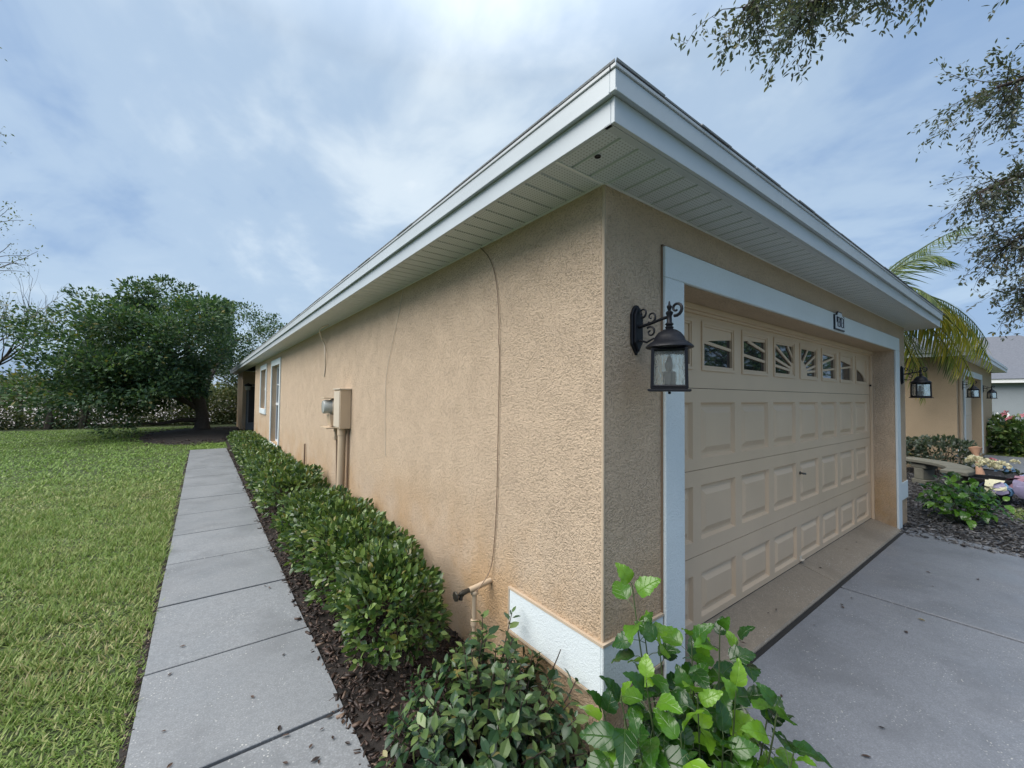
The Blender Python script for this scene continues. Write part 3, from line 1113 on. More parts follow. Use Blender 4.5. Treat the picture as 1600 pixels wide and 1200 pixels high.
# starter and first two courses along the visible eaves: separate shingles with stepped butt edges
def shingle_mesh(ln):
    return MB().box(0, ln, -0.0, 0.16, 0.0, 0.0055).mesh('shingle', M['shingle'])
shm = [shingle_mesh(l) for l in (0.30, 0.33, 0.27)]
ang = math.atan(rp)
sh_first = MB().prism([(0, 0), (.30, 0), (.30, .16), (.15, .16)], 0.0, 0.007).mesh('shingle', M['shingle'])
sh_first_side = MB().prism([(0, 0), (.30, 0), (.15, .16), (0, .16)], 0.0, 0.007).mesh('shingle', M['shingle'])
random.seed(3)
for row in range(1):
    p = -0.34 + row * 0.13
    while p < XR + 0.0:
        mm = sh_first if p < -0.33 else random.choice(shm)
        ln = mm.vertices[1].co.x
        off = -0.3425 + row * 0.125 - random.choice((0, 0, 0.002, 0.005))
        inst('shingle', mm, ro, Matrix.Translation((p, off, 2.849 + (off + 0.35) * rp + 0.008 * row + random.choice((0.0, 0.0, 0.003)))) @ Matrix.Rotation(ang, 4, 'X'))
        p += ln + 0.003
    p = -0.34 + row * 0.13
    while p < 15:
        mm = sh_first_side if p < -0.33 else random.choice(shm)
        ln = mm.vertices[1].co.x
        off = -0.3425 + row * 0.125 - random.choice((0, 0, 0.002, 0.005))
        inst('shingle', mm, ro, Matrix.Translation((off, p + ln, 2.849 + (off + 0.35) * rp + 0.008 * row + random.choice((0.0, 0.0, 0.003)))) @ Matrix.Rotation(-math.pi / 2, 4, 'Z') @ Matrix.Rotation(ang, 4, 'X'))
        p += ln + 0.003
# --- garage door: four sections
YD = 0.244
gd = MB()
secs = [(0.105, 0.577), (0.581, 1.161), (1.165, 1.726), (1.730, 2.262)]
pz = [(0.150, 0.455), (0.680, 1.055), (1.240, 1.630)]
px = [(0.700 + 0.6115 * i, 0.700 + 0.6115 * i + 0.507) for i in range(8)]
GX0, GX1 = 0.652, 5.636
for (z0, z1), pr in zip(secs[:3], pz):
    gd.box(GX0, GX1, YD, YD + 0.04, z0, pr[0])
    gd.box(GX0, GX1, YD, YD + 0.04, pr[1], z1)
    xs = [GX0] + [v for p in px for v in p] + [GX1]
    for i in range(0, len(xs), 2):
        gd.box(xs[i], xs[i + 1], YD, YD + 0.04, pr[0], pr[1])
WZ0, WZ1 = 1.868, 2.192
z0, z1 = secs[3]
wx = [(a + 0.02, b - 0.02) for a, b in px]
gd.box(GX0, GX1, YD, YD + 0.04, z0, WZ0)
gd.box(GX0, GX1, YD, YD + 0.04, WZ1, z1)
xs = [GX0] + [v for p in wx for v in p] + [GX1]
for i in range(0, len(xs), 2):
    gd.box(xs[i], xs[i + 1], YD, YD + 0.04, WZ0, WZ1)
# shadow gap behind section joints
door = gd.build('garage_door', M['door'], house)
MB().box(GX0, GX1, YD + 0.012, YD + 0.039, 0.577, 0.581).box(GX0, GX1, YD + 0.012, YD + 0.039, 1.161, 1.165).box(GX0, GX1, YD + 0.012, YD + 0.039, 1.726, 1.730).build('section_joint', M['dark'], door)


def raised_panel(wd, ht):
    """pressed panel: bevel in, flat valley, bevel out to a raised field"""
    lv = [(0.0, 0.0), (0.016, 0.024), (0.034, 0.024), (0.076, 0.003)]
    vs, fs = [], []
    for (i, d) in lv:
        vs += [(i, d, i), (wd - i, d, i), (wd - i, d, ht - i), (i, d, ht - i)]
    for k in range(3):
        for j in range(4):
            j2 = (j + 1) % 4
            fs.append((4 * k + j, 4 * k + j2, 4 * k + 4 + j2, 4 * k + 4 + j))
    fs.append((12, 13, 14, 15))
    me = bpy.data.meshes.new('raised_panel')
    me.from_pydata(vs, [], fs)
    me.materials.append(M['door'])
    return me


for (za, zb) in pz:
    pm = raised_panel(px[0][1] - px[0][0], zb - za)
    for (xa, xb) in px:
        inst('raised_panel', pm, door, Matrix.Translation((xa, YD, za)))

# sunburst windows
def clip_rect(poly, x0, x1, z0, z1):
    def cl(p, f, inter):
        out = []
        for i in range(len(p)):
            a, b = p[i - 1], p[i]
            fa, fb = f(a), f(b)
            if fa != fb:
                out.append(inter(a, b))
            if fb:
                out.append(b)
        return out
    def ix(v):
        return lambda a, b: (v, a[1] + (b[1] - a[1]) * (v - a[0]) / (b[0] - a[0]))
    def iz(v):
        return lambda a, b: (a[0] + (b[0] - a[0]) * (v - a[1]) / (b[1] - a[1]), v)
    for f, it in ((lambda p: p[0] >= x0, ix(x0)), (lambda p: p[0] <= x1, ix(x1)), (lambda p: p[1] >= z0, iz(z0)), (lambda p: p[1] <= z1, iz(z1))):
        if len(poly) < 3:
            return []
        poly = cl(poly, f, it)
    return poly if len(poly) >= 3 else []


CX, CZ = 3.147, 1.912
EA, EB = 2.26, 0.245
RA, RB = 0.215, 0.135
slopes = (0.085, 0.20, 0.42, 0.95, 3.4)
for i, (xa, xb) in enumerate(wx):
    fr = MB()
    a, b, t = 0.0, 0.0, 0.036
    for k, (d0, d1, y_) in enumerate(((0.0, 0.020, YD - 0.010), (0.020, 0.036, YD - 0.004))):
        fr.box(xa - 0.012 + d0, xb + 0.012 - d0, y_, YD + 0.03, WZ0 - 0.012 + d0, WZ0 - 0.012 + d1)
        fr.box(xa - 0.012 + d0, xb + 0.012 - d0, y_, YD + 0.03, WZ1 + 0.012 - d1, WZ1 + 0.012 - d0)
        fr.box(xa - 0.012 + d0, xa - 0.012 + d1, y_, YD + 0.03, WZ0 - 0.012 + d1, WZ1 + 0.012 - d1)
        fr.box(xb + 0.012 - d1, xb + 0.012 - d0, y_, YD + 0.03, WZ0 - 0.012 + d1, WZ1 + 0.012 - d1)
    fo = fr.build('window_frame', M['door'], door)
    x0, x1, z0, z1 = xa + 0.0245, xb - 0.0245, WZ0 + 0.0245, WZ1 - 0.0245
    ins = MB()
    K = 16
    for q in range(K):
        u0, u1 = x0 + (x1 - x0) * q / K, x0 + (x1 - x0) * (q + 1) / K
        def ell(u):
            s = 1 - ((u - CX) / EA) ** 2
            return CZ + EB * math.sqrt(max(s, 0))
        def disc(u):
            s = 1 - ((u - CX) / RA) ** 2
            return CZ + RB * math.sqrt(max(s, 0)) if s > 0 else -9
        e0, e1 = max(ell(u0), z0), max(ell(u1), z0)
        if min(e0, e1) < z1:
            e0, e1 = min(e0, z1 - .0005), min(e1, z1 - .0005)
            ins.prism([(u0, e0), (u1, e1), (u1, z1), (u0, z1)], YD + 0.004, YD + 0.016, 'y')
        d0, d1 = disc(u0), disc(u1)
        if max(d0, d1) > z0:
            ins.prism([(u0, z0), (u1, z0), (u1, max(d1, z0 + .0005)), (u0, max(d0, z0 + .0005))], YD + 0.0035, YD + 0.016, 'y')
    for sgn in (-1, 1):
        for s_ in slopes:
            dx, dz = 1 / math.hypot(1, s_), s_ / math.hypot(1, s_)
            hw_ = 0.011
            r0 = 1 / math.hypot(dx / RA, dz / RB) - 0.006
            r1 = 1 / math.hypot(dx / EA, dz / EB)
            nx, nz = -dz, dx
            poly = [(r0 * dx + nx * hw_, r0 * dz + nz * hw_), (r0 * dx - nx * hw_, r0 * dz - nz * hw_), (r1 * dx - nx * hw_, r1 * dz - nz * hw_), (r1 * dx + nx * hw_, r1 * dz + nz * hw_)]
            poly = [(CX + sgn * p[0], CZ + p[1]) for p in poly]
            poly = clip_rect(poly, x0, x1, z0, z1)
            if poly:
                ins.prism(poly, YD + 0.005, YD + 0.0155, 'y')
    ins.build('sunburst_grille', M['door'], door)
    MB().box(xa + 0.002, xb - 0.002, YD + 0.017, YD + 0.021, WZ0 + 0.002, WZ1 - 0.002).build('pane', M['glass'], door)
# T handle and lift tab, bottom seal, head stop
hd = MB()
hd.lathe([(0.016, 0.0), (0.016, -0.006), (0.008, -0.008), (0.008, -0.03)], (3.135, YD, 0.95), 12, 'y')
hd.tube([(3.085, YD - 0.034, 0.955), (3.11, YD - 0.034, 0.95), (3.16, YD - 0.036, 0.947), (3.19, YD - 0.03, 0.935)], [0.006, 0.009, 0.009, 0.006], 8)
hd.build('lock_handle', M['steel'], door, smooth=True)
MB().box(3.09, 3.15, YD - 0.03, YD - 0.0005, 0.128, 0.134).box(3.09, 3.15, YD - 0.006, YD - 0.0005, 0.135, 0.165).build('lift_tab', M['beige_light'], door, bevel=0.002)
MB().box(GX0, GX1, YD + 0.004, YD + 0.03, 0.086, 0.1045).build('bottom_seal', M['rubber'], door)
st = MB()
st.box(DX0 + .002, DX1 - .002, 0.205, 0.243, 2.262, 2.299).box(DX0 + .002, DX1 - .002, 0.222, 0.2435, 2.243, 2.2615)
st.box(DX0 + .001, DX0 + .02, 0.214, 0.243, 0.03, 2.261).box(DX1 - .02, DX1 - .001, 0.214, 0.243, 0.03, 2.261)
st.build('door_stop', M['door'], house, bevel=0.002)
MB().tube([(5.60, 0.22, 1.85), (5.60, 0.236, 1.85)], 0.012, 8).build('bolt_head', M['iron'], house)

# --- wall lantern
def scroll(mb, c, u, v, r0, r1, turns, start, rad, n=18):
    pts = []
    for k in range(n):
        f = k / (n - 1)
        a = start + turns * 2 * math.pi * f
        r = r0 + (r1 - r0) * f
        pts.append((c[0] + u[0] * r * math.cos(a) + v[0] * r * math.sin(a), c[1] + u[1] * r * math.cos(a) + v[1] * r * math.sin(a), c[2] + u[2] * r * math.cos(a) + v[2] * r * math.sin(a)))
    mb.tube(pts, [rad * (1 - 0.35 * k / (n - 1)) for k in range(n)], 7)
    return pts


def make_lantern(loc, label, cat='wall lantern', group=None):
    r = empty('wall_lantern', loc)
    tag(r, label, cat, group)
    # backplate: pointed shield, local y=0 is the wall, -y outwards
    sh = [(-0.040, 0.075), (-0.040, -0.075), (-0.028, -0.088), (0.0, -0.128), (0.028, -0.088), (0.040, -0.075), (0.040, 0.075), (0.026, 0.105), (0.010, 0.122), (-0.010, 0.122), (-0.026, 0.105)]
    bp = MB()
    bp.prism(sh, -0.016, -0.0005, 'y')
    bp.prism([(x * 0.78, z * 0.88) for x, z in sh], -0.028, -0.0162, 'y')
    bp.build('backplate', M['iron'], r, bevel=0.003)
    # arm with scrolls, reaching out and ending over the lantern
    am = MB()
    am.tube([(0, -0.028, 0.012), (0, -0.09, 0.020), (0, -0.15, 0.034), (0, -0.19, 0.040)], [0.009, 0.007, 0.0075, 0.008], 8)
    U, Vv = (0, -1, 0), (0, 0, 1)
    scroll(am, (0, -0.225, 0.072), U, Vv, 0.034, 0.007, 1.15, -1.9, 0.0075)
    scroll(am, (0, -0.095, 0.052), U, Vv, 0.030, 0.006, 1.1, -2.2, 0.0055)
    scroll(am, (0, -0.045, 0.080), U, Vv, 0.026, 0.006, 1.0, -1.8, 0.0055)
    scroll(am, (0, -0.09, -0.020), U, Vv, 0.028, 0.006, -1.1, 2.3, 0.0055)
    am.tube([(0, -0.03, -0.055), (0, -0.07, -0.068), (0, -0.11, -0.052)], [0.006, 0.005, 0.004], 7)
    am.build('arm', M['iron'], r, smooth=True)
    c = (0, -0.19, 0)
    fn = MB()
    fn.lathe([(0.016, -0.030), (0.019, -0.022), (0.013, -0.016), (0.019, -0.008), (0.012, 0.0), (0.011, 0.030), (0.015, 0.038), (0.017, 0.046), (0.006, 0.056), (0.010, 0.066), (0.012, 0.074), (0.005, 0.084), (0.0045, 0.092), (0.001, 0.100)],
             (c[0], c[1], 0.012), 14)
    fn.build('finial', M['iron'], r, smooth=True)
    cp = MB()
    cp.lathe([(0.016, -0.018), (0.032, -0.024), (0.050, -0.036), (0.064, -0.055), (0.070, -0.072), (0.088, -0.084), (0.103, -0.098), (0.105, -0.104), (0.098, -0.108), (0.080, -0.112), (0.074, -0.112)], c, 28)
    cp.build('cap', M['iron'], r, smooth=True)
    ro_ = math.radians(31)

    def pt(rad, k, z, add=0.0):
        a = ro_ + math.pi / 4 + k * math.pi / 2 + add
        return (c[0] + rad * math.cos(a), c[1] + rad * math.sin(a), z)
    gl = MB()
    n = 4
    hp = 0.148
    top, bot = -0.112, -0.292
    cg = MB()
    for k in range(4):
        cg.tube([pt(0.098, k, top), pt(0.102, k, bot)], 0.0085, 4)
    for z, rad, th in ((top - 0.006, 0.098, 0.008), (bot + 0.008, 0.102, 0.007)):
        for k in range(4):
            cg.tube([pt(rad, k, z), pt(rad, k + 1, z)], th, 4)
    cg.build('cage', M['iron'], r)
    gm = MB()
    for k in range(4):
        a, b = pt(0.094, k, top - 0.01), pt(0.094, k + 1, top - 0.01)
        a2, b2 = pt(0.097, k, bot + 0.012), pt(0.097, k + 1, bot + 0.012)
        gm.add([a, b, b2, a2], [(0, 1, 2, 3)])
    gm.build('lantern_glass', M['seeded'], r)
    bs = MB()
    for rad, za, zb in ((0.128, bot - 0.014, bot - 0.004), (0.110, bot - 0.004, bot + 0.003)):
        q = [pt(rad, k, 0)[:2] for k in range(4)]
        bs.prism(q, za + 0.0002, zb)
    bs.lathe([(0.002, -0.012), (0.008, -0.008), (0.006, 0.0)], (c[0], c[1], bot - 0.0145), 10)
    bs.build('base_plate', M['iron'], r, bevel=0.002)
    bl = MB()
    bl.lathe([(0.028, bot + 0.004), (0.028, bot + 0.075), (0.020, bot + 0.08)], c, 12)
    bl.build('socket', simple('socket_grey', (0.10, 0.10, 0.10), 0.6) if 'socket_grey' not in bpy.data.materials else bpy.data.materials['socket_grey'], r, smooth=True)
    bb = MB()
    bb.lathe([(0.012, bot + 0.08), (0.019, bot + 0.10), (0.016, bot + 0.125), (0.006, bot + 0.15), (0.001, bot + 0.157)], c, 12)
    bb.build('bulb', M['white'], r, smooth=True)
    return r


lan = make_lantern((0.232, -0.0, 1.995), 'near black wall lantern with scrolled arm, left of the garage door', 'wall lantern', 'black lanterns on the garage fronts')
l2 = copy_tree(lan)
l2.location = (6.02, 0.0, 1.995)
l2['label'] = 'black wall lantern at the far right end of the peach garage wall'

# --- house number plaque
pl = empty('house_number_sign', (3.32, -0.024, 2.30))
tag(pl, 'small arched house number plaque reading 4313 above the garage door', 'sign')
out_ = [(-0.145, 0.012), (0.145, 0.012), (0.145, 0.150), (0.085, 0.155), (0.05, 0.188), (-0.05, 0.188), (-0.085, 0.155), (-0.145, 0.150)]
inn = [(-0.131, 0.024), (0.131, 0.024), (0.131, 0.141), (0.080, 0.146), (0.046, 0.178), (-0.046, 0.178), (-0.080, 0.146), (-0.131, 0.141)]
MB().prism(out_, -0.012, -0.0005, 'y').build('plate', M['sign_black'], pl)
MB().prism(inn, -0.0145, -0.0122, 'y').build('face', M['sign_white'], pl)
SEG = {'4': [[(0, 1), (0, .45), (1, .45)], [(.72, 1), (.72, 0)]], '3': [[(0, .95), (.9, .95), (.9, .5), (.3, .5)], [(.9, .5), (.9, .03), (0, .03)]], '1': [[(.5, 0), (.5, 1)], [(.2, .8), (.5, 1)]]}
x = -0.102
for ch in '4313':
    dg = MB()
    for q, line in enumerate(SEG[ch]):
        dg.tube([(x + 0.036 * a, -0.0165, 0.042 + 0.092 * b) for a, b in line], 0.0048, 5)
    dg.build('digit', M['sign_black'], pl)
    x += 0.052

# --- electric meter and conduits
em = empty('electric_meter', (0, 4.25, 0))
tag(em, 'beige electric meter box with round glass meter and conduits on side wall', 'electric meter')
def emb(name, mb, mat, smooth=False, bevel=0.0, parent=None):
    return mb.build(name, mat, parent or em, smooth, bevel)
bx = emb('meter_box', MB().box(-0.135, -0.001, -0.26, 0.02, 1.24, 1.72), M['beige_paint'], bevel=0.006)
MB().box(-0.150, -0.002, -0.27, 0.03, 1.7205, 1.735).box(-0.142, -0.1355, -0.25, 0.01, 1.26, 1.70).build('box_cover', M['beige_light'], bx, bevel=0.003)
emb('meter_base', MB().box(-0.105, -0.001, 0.025, 0.34, 1.24, 1.62), M['beige_light'], bevel=0.006)
emb('meter_ring', MB().lathe([(0.100, -0.106), (0.104, -0.118), (0.100, -0.135)], (0, 0.18, 1.50), 24, 'x'), M['beige_light'], True)
emb('meter_dome', MB().lathe([(0.088, -0.135), (0.088, -0.215), (0.080, -0.232), (0.05, -0.238)], (0, 0.18, 1.50), 24, 'x'), M['meter_glass'], True)
emb('meter_hood', MB().box(-0.24, -0.106, 0.09, 0.27, 1.605, 1.62).prism([(-0.15, 1.26), (-0.106, 1.26), (-0.106, 1.40), (-0.17, 1.40)], 0.10, 0.26, 'y'), M['beige_paint'], bevel=0.003)
emb('bracket', MB().box(-0.22, -0.02, 0.04, 0.36, 1.225, 1.239).lathe([(0.03, 1.225), (0.03, 1.18), (0.018, 1.17), (0.018, 1.12), (0.024, 1.115), (0.024, 1.08), (0.012, 1.07)], (-0.07, 0.16, 0), 12), M['beige_paint'])
emb('ground_rod', MB().tube([(-0.06, 0.16, 1.10), (-0.05, 0.16, 0.6), (-0.045, 0.16, -0.02)], 0.011, 8), M['wire_dark'], True)
emb('conduit', MB().tube([(-0.072, -0.13, 1.2395), (-0.072, -0.13, 0.9), (-0.068, -0.10, 0.45), (-0.065, -0.085, -0.05)], 0.048, 16).lathe([(0.054, 1.16), (0.054, 1.2385)], (-0.072, -0.13, 0), 16), M['beige_paint'], True)
emb('thin_conduit', MB().tube([(-0.02, -0.215, 1.2395), (-0.02, -0.215, -0.05)], 0.012, 8), M['wire_dark'], True)

# --- hose bib
hb = empty('hose_bib', (0, 0.9, 0))
tag(hb, 'painted pipe standing by wall with dark brass garden tap on top', 'garden tap')
MB().tube([(-0.003, 0, 0.505), (-0.125, 0, 0.490), (-0.16, 0, 0.487)], 0.0165, 12).tube([(-0.122, 0, 0.488), (-0.122, 0, 0.30), (-0.12, 0, 0.29)], 0.0145, 12).lathe([(0.022, 0.27), (0.022, 0.30), (0.016, 0.305)], (-0.122, 0, 0), 12).tube([(-0.122, 0, 0.27), (-0.122, 0, -0.05)], 0.013, 10).lathe([(0.021, 0.452), (0.024, 0.456), (0.024, 0.47), (0.0215, 0.474)], (-0.122, 0, 0), 10).build('pipe', M['beige_paint'], hb, smooth=True)
tp = MB()
tp.tube([(-0.16, 0, 0.487), (-0.20, 0, 0.482), (-0.225, 0.0, 0.478)], [0.013, 0.017, 0.012], 10)
tp.tube([(-0.20, 0, 0.478), (-0.215, 0, 0.462), (-0.218, 0, 0.445)], [0.012, 0.012, 0.0135], 10)
tp.tube([(-0.225, 0, 0.478), (-0.250, 0, 0.474)], [0.008, 0.007], 8)
tap = tp.build('tap', M['brass'], hb, smooth=True)
MB().lathe([(0.006, -0.008), (0.027, -0.006), (0.030, 0.0), (0.027, 0.006), (0.006, 0.008)], (-0.252, 0, 0.474), 8, 'x').build('valve_wheel', M['brass'], tap)

# --- loose wires on the side wall
def wire(pts, r, mat, label):
    # smooth Catmull-Rom through the points
    P = [Vector(p) for p in pts]
    P = [P[0] * 2 - P[1]] + P + [P[-1] * 2 - P[-2]]
    q = []
    for i in range(1, len(P) - 2):
        for k in range(7):
            t = k / 7
            q.append(0.5 * ((2 * P[i]) + (P[i + 1] - P[i - 1]) * t + (2 * P[i - 1] - 5 * P[i] + 4 * P[i + 1] - P[i + 2]) * t * t + (3 * P[i] - P[i - 1] - 3 * P[i + 1] + P[i + 2]) * t ** 3))
    q.append(P[-2])
    o = MB().tube(q, r, 6).build('cable', mat, smooth=True)
    tag(o, label, 'cable')
    return o


wire([(-0.008, 1.063, 2.66), (-0.009, 0.944, 2.549), (-0.009, 0.868, 2.385), (-0.012, 0.829, 2.135), (-0.010, 0.832, 2.0), (-0.009, 0.824, 1.894), (-0.010, 0.829, 1.34), (-0.009, 0.84, 0.943), (-0.01, 0.87, 0.662), (-0.03, 0.885, 0.56), (-0.075, 0.88, 0.515), (-0.122, 0.878, 0.476)], 0.0029, M['wire_dark'],
     'long thin brown cable hanging from soffit down to the garden tap')
wire([(-0.008, 2.378, 2.66), (-0.009, 2.52, 2.37), (-0.010, 2.70, 2.05), (-0.011, 2.78, 1.83), (-0.009, 2.796, 1.70), (-0.009, 2.79, 1.40), (-0.009, 2.765, 1.06)], 0.0026, M['wire_light'],
     'thin pale cable dangling on the wall between tap and meter')
wire([(-0.06, 5.0, 2.655), (-0.14, 5.14, 2.60), (-0.09, 5.28, 2.50), (-0.02, 5.40, 2.42), (-0.03, 5.28, 2.25), (-0.01, 5.36, 2.05), (-0.01, 5.41, 1.93)], 0.009, M['wire_light'],
     'loose curled white cable end hanging under the eave past the meter')
o = MB().tube([(-0.03, 6.62, -0.03), (-0.03, 6.62, 0.80)], 0.014, 8).build('conduit_stub', M['wire_dark'])
tag(o, 'short thin brown conduit stub rising behind the far hedge', 'conduit')
o = MB().tube([(-0.001, 9.3, 0.36), (-0.05, 9.3, 0.36), (-0.08, 9.3, 0.33)], 0.03, 10).build('drain_spout', M['white'], smooth=True)
tag(o, 'little white drain spout sticking out below the tall window', 'drain pipe')
# alcove lamp far down the wall
al = empty('alcove_lamp', (0.19, 20.99, 1.95))
tag(al, 'small black lamp over the dark alcove door', 'wall lamp')
MB().lathe([(0.05, 0.16), (0.14, 0.12), (0.15, 0.06), (0.14, 0.05)], (0.0, -0.16, 0), 14).tube([(0, -0.002, 0.1), (0, -0.16, 0.18)], 0.02, 6).build('cap', M['iron'], al, smooth=True)
MB().lathe([(0.12, 0.05), (0.10, -0.12), (0.05, -0.14)], (0.0, -0.16, 0), 10).build('shade', M['meter_glass'], al, smooth=True)

# ================================================================== PLANTS BY THE HOUSE
hedge_leaf = leaf_template_mesh('hedge_leaf', M['hedge'])
shrub_leaf = leaf_template_mesh('shrub_leaf', M['shrub'])


def clipped_shrub(name, loc, rx, ry, h, n, lw, mat, tmpl, nparts, label, group, stems=9, box=3.2, cat='shrub'):
    """rounded-box hedge plant: leaves in the outer shell pointing out and up, stems inside"""
    r = empty(name, loc)
    tag(r, label, cat, group)
    d = rand_unit(n)
    d[:, 2] = np.where(d[:, 2] < -0.55, -d[:, 2], d[:, 2])
    p = box
    q = (np.abs(d[:, 0]) ** p + np.abs(d[:, 1]) ** p + np.abs(d[:, 2]) ** p) ** (-1 / p)
    shell = 1.0 - 0.42 * rng.random(n) ** 2.2
    lump = 1 + 0.10 * np.sin(d[:, 0] * 7 + loc[1] * 3) * np.cos(d[:, 1] * 6 + loc[0]) + 0.07 * np.sin(d[:, 2] * 9 + d[:, 1] * 5)
    s = (q * shell * lump)[:, None] * d
    pos = s * np.array([rx, ry, h * 0.5]) + np.array([0, 0, h * 0.53])
    ok = pos[:, 2] > 0.03
    pos, dd, shell = pos[ok], d[ok], shell[ok]
    k = len(pos)
    tip = dd * 0.9 + np.array([0, 0, 0.45]) + rng.normal(0, .55, (k, 3))
    nr = dd * 0.8 + np.array([0, 0, 0.7]) + rng.normal(0, .45, (k, 3))
    L = lw * (0.65 + 0.75 * rng.random(k))
    # nearest, outermost leaves become separate parts
    leafy(r, pos, tip, nr, L, L * (0.42 + 0.16 * rng.random(k)), mat, nparts, tmpl)
    sm = MB()
    for i in range(stems):
        a = random.uniform(0, 6.28)
        e = (math.cos(a) * rx * .8, math.sin(a) * ry * .8, h * random.uniform(.7, .98))
        b = (e[0] * .25, e[1] * .3, 0)
        mid = ((b[0] + e[0]) * .5 + random.uniform(-.05, .05), (b[1] + e[1]) * .5 + random.uniform(-.05, .05), e[2] * .5)
        sm.tube([(b[0], b[1], -0.03), mid, e], [0.008, 0.006, 0.003], 5)
    sm.build('stems', M['twig'], r)
    return r


near_grp, far_grp = 'clipped shrubs of the near hedge', 'clipped shrubs of the far hedge'
nh = [(-0.47, 1.44, 0.26, 0.46, 0.60, 300, 'near hedge shrub nearest the garden tap, bare twigs at its end'),
      (-0.43, 2.18, 0.33, 0.50, 0.60, 300, 'near hedge shrub second from the garden tap, full and leafy'),
      (-0.41, 2.92, 0.36, 0.50, 0.58, 300, 'near hedge shrub in front of the wall just before the meter pipes'),
      (-0.42, 3.60, 0.37, 0.46, 0.56, 300, 'near hedge shrub directly below the electric meter conduits')]
for (x, y, rx, ry, h, npart, lab) in nh:
    clipped_shrub('hedge_shrub', (x, y, -0.02), rx, ry, h, 3000, 0.052, M['hedge'], hedge_leaf, npart, lab, near_grp)
fy = 5.08
i = 0
while fy < 15.6:
    h = 0.60 if i == 0 else (0.50 - 0.012 * i)
    labs = {0: 'first shrub of the far hedge, tallest, past the gap after the meter'}
    clipped_shrub('hedge_shrub', (-0.43 + 0.01 * i, fy, -0.02), 0.38, 0.52, h, 1300, 0.068, M['hedge'], hedge_leaf, 150 if i == 0 else (70 if i == 1 else 0),
                  labs.get(i, 'low clipped green shrub in the far hedge, behind its first tall one'), far_grp, stems=6)
    fy += 0.86
    i += 1
def twig_plant(name, loc, label, cat, tips, leaves_per, lw, mat, tmpl, nparts, droop=0.2, group=None, wr=0.5, bare=()):
    """open shrub: woody stems to each tip, alternate leaves along the upper part"""
    r = empty(name, loc)
    tag(r, label, cat, group)
    sm = MB()
    P, T, Nn, Ls = [], [], [], []
    for j, tp in enumerate(tips):
        tp = Vector(tp)
        b = Vector((tp.x * 0.15 + random.uniform(-.04, .04), tp.y * 0.15 + random.uniform(-.04, .04), -0.02))
        mid = b.lerp(tp, 0.55) + Vector((tp.x * .12 + random.uniform(-.04, .04), tp.y * .12 + random.uniform(-.04, .04), 0.03))
        pts = []
        for k in range(9):
            t = k / 8
            pts.append((1 - t) ** 2 * b + 2 * t * (1 - t) * mid + t * t * tp)
        sm.tube(pts, [0.0075 - 0.0052 * k / 8 for k in range(9)], 5)
        if j in bare:
            continue
        for k in range(leaves_per):
            t = 1 - (k / leaves_per) ** 1.3 * 0.72
            p = (1 - t) ** 2 * b + 2 * t * (1 - t) * mid + t * t * tp
            ax = (2 * (1 - t) * (mid - b) + 2 * t * (tp - mid)).normalized()
            a = k * 2.4 + j
            side = ax.orthogonal().normalized()
            side = Matrix.Rotation(a, 3, ax) @ side
            up_ = 0.75 if k < 3 else 0.25
            d = side + ax * up_ + Vector((random.gauss(0, .2), random.gauss(0, .2), random.gauss(0, .2) - droop * (k / leaves_per)))
            P.append(p + side * 0.008)
            T.append(d)
            nn = Vector((0, 0, 1)) * .7 + ax * .6 - side * .15 + Vector((random.gauss(0, .3), random.gauss(0, .3), random.gauss(0, .2)))
            Nn.append(nn)
            Ls.append(lw * random.uniform(.6, 1.25) * (0.6 if k < 2 else 1))
    P, T, Nn = np.array(P), np.array(T), np.array(Nn)
    Ls = np.array(Ls)
    sm.build('stems', M['twig'], r)
    leafy(r, P, T, Nn, Ls, Ls * wr * (0.85 + 0.3 * rng.random(len(Ls))), mat, nparts, tmpl)
    return r


random.seed(21)
tips = []
for i in range(110):
    a = random.uniform(0, 6.28)
    el = random.uniform(0.15, 1.0)
    rr = 0.40 * math.sqrt(random.random()) + 0.04
    tips.append((math.cos(a) * rr, math.sin(a) * rr * 1.1, 0.14 + 0.36 * (1 - (rr / .46) ** 2) + random.uniform(-.08, .06)))
tips += [(0.34, -0.22, 0.36), (0.20, -0.36, 0.34), (0.36, -0.10, 0.44), (0.30, 0.22, 0.50), (0.16, 0.3, 0.50)]
twig_plant('shrub', (-0.40, 0.33, -0.02), 'scraggly dark green shrub with bare twigs at the house corner below tap', 'shrub', tips, 16, 0.068, M['shrub'], shrub_leaf, 300, wr=0.52, bare=(112,))

# hibiscus: big toothed leaves, each a part
def hib_mesh():
    n = 13
    vs, fs = [], []
    prof = []
    for k in range(n):
        t = k / (n - 1)
        w = 0.5 * (math.sin(math.pi * min(1, (t ** 0.62) * 1.0)) ** 0.8) if 0 < t < 1 else 0.0
        prof.append((t, w))
    mid, lf, rt = [], [], []
    for k, (t, w) in enumerate(prof):
        tooth = (0.045 if k % 2 else -0.02) * (t > 0.25)
        zc = 0.10 * math.sin(t * 2.6) - 0.16 * t * t
        mid.append(len(vs)); vs.append((0, t, zc - 0.0))
        wl = max(0.0, w + tooth * (w > 0.05))
        rip = 0.03 * math.sin(t * 17)
        lf.append(len(vs)); vs.append((-wl, t - 0.05 * wl, zc + 0.12 * wl * 2 * 0.7 + rip))
        rt.append(len(vs)); vs.append((wl, t - 0.05 * wl, zc + 0.12 * wl * 2 * 0.7 - rip))
    for k in range(n - 1):
        fs.append((mid[k], rt[k], rt[k + 1], mid[k + 1]))
        fs.append((lf[k], mid[k], mid[k + 1], lf[k + 1]))
    me = bpy.data.meshes.new('hibiscus_leaf')
    me.from_pydata(vs, [], fs)
    me.materials.append(M['hibiscus'])
    me.polygons.foreach_set('use_smooth', [True] * len(me.polygons))
    return me


hib_leaf = hib_mesh()


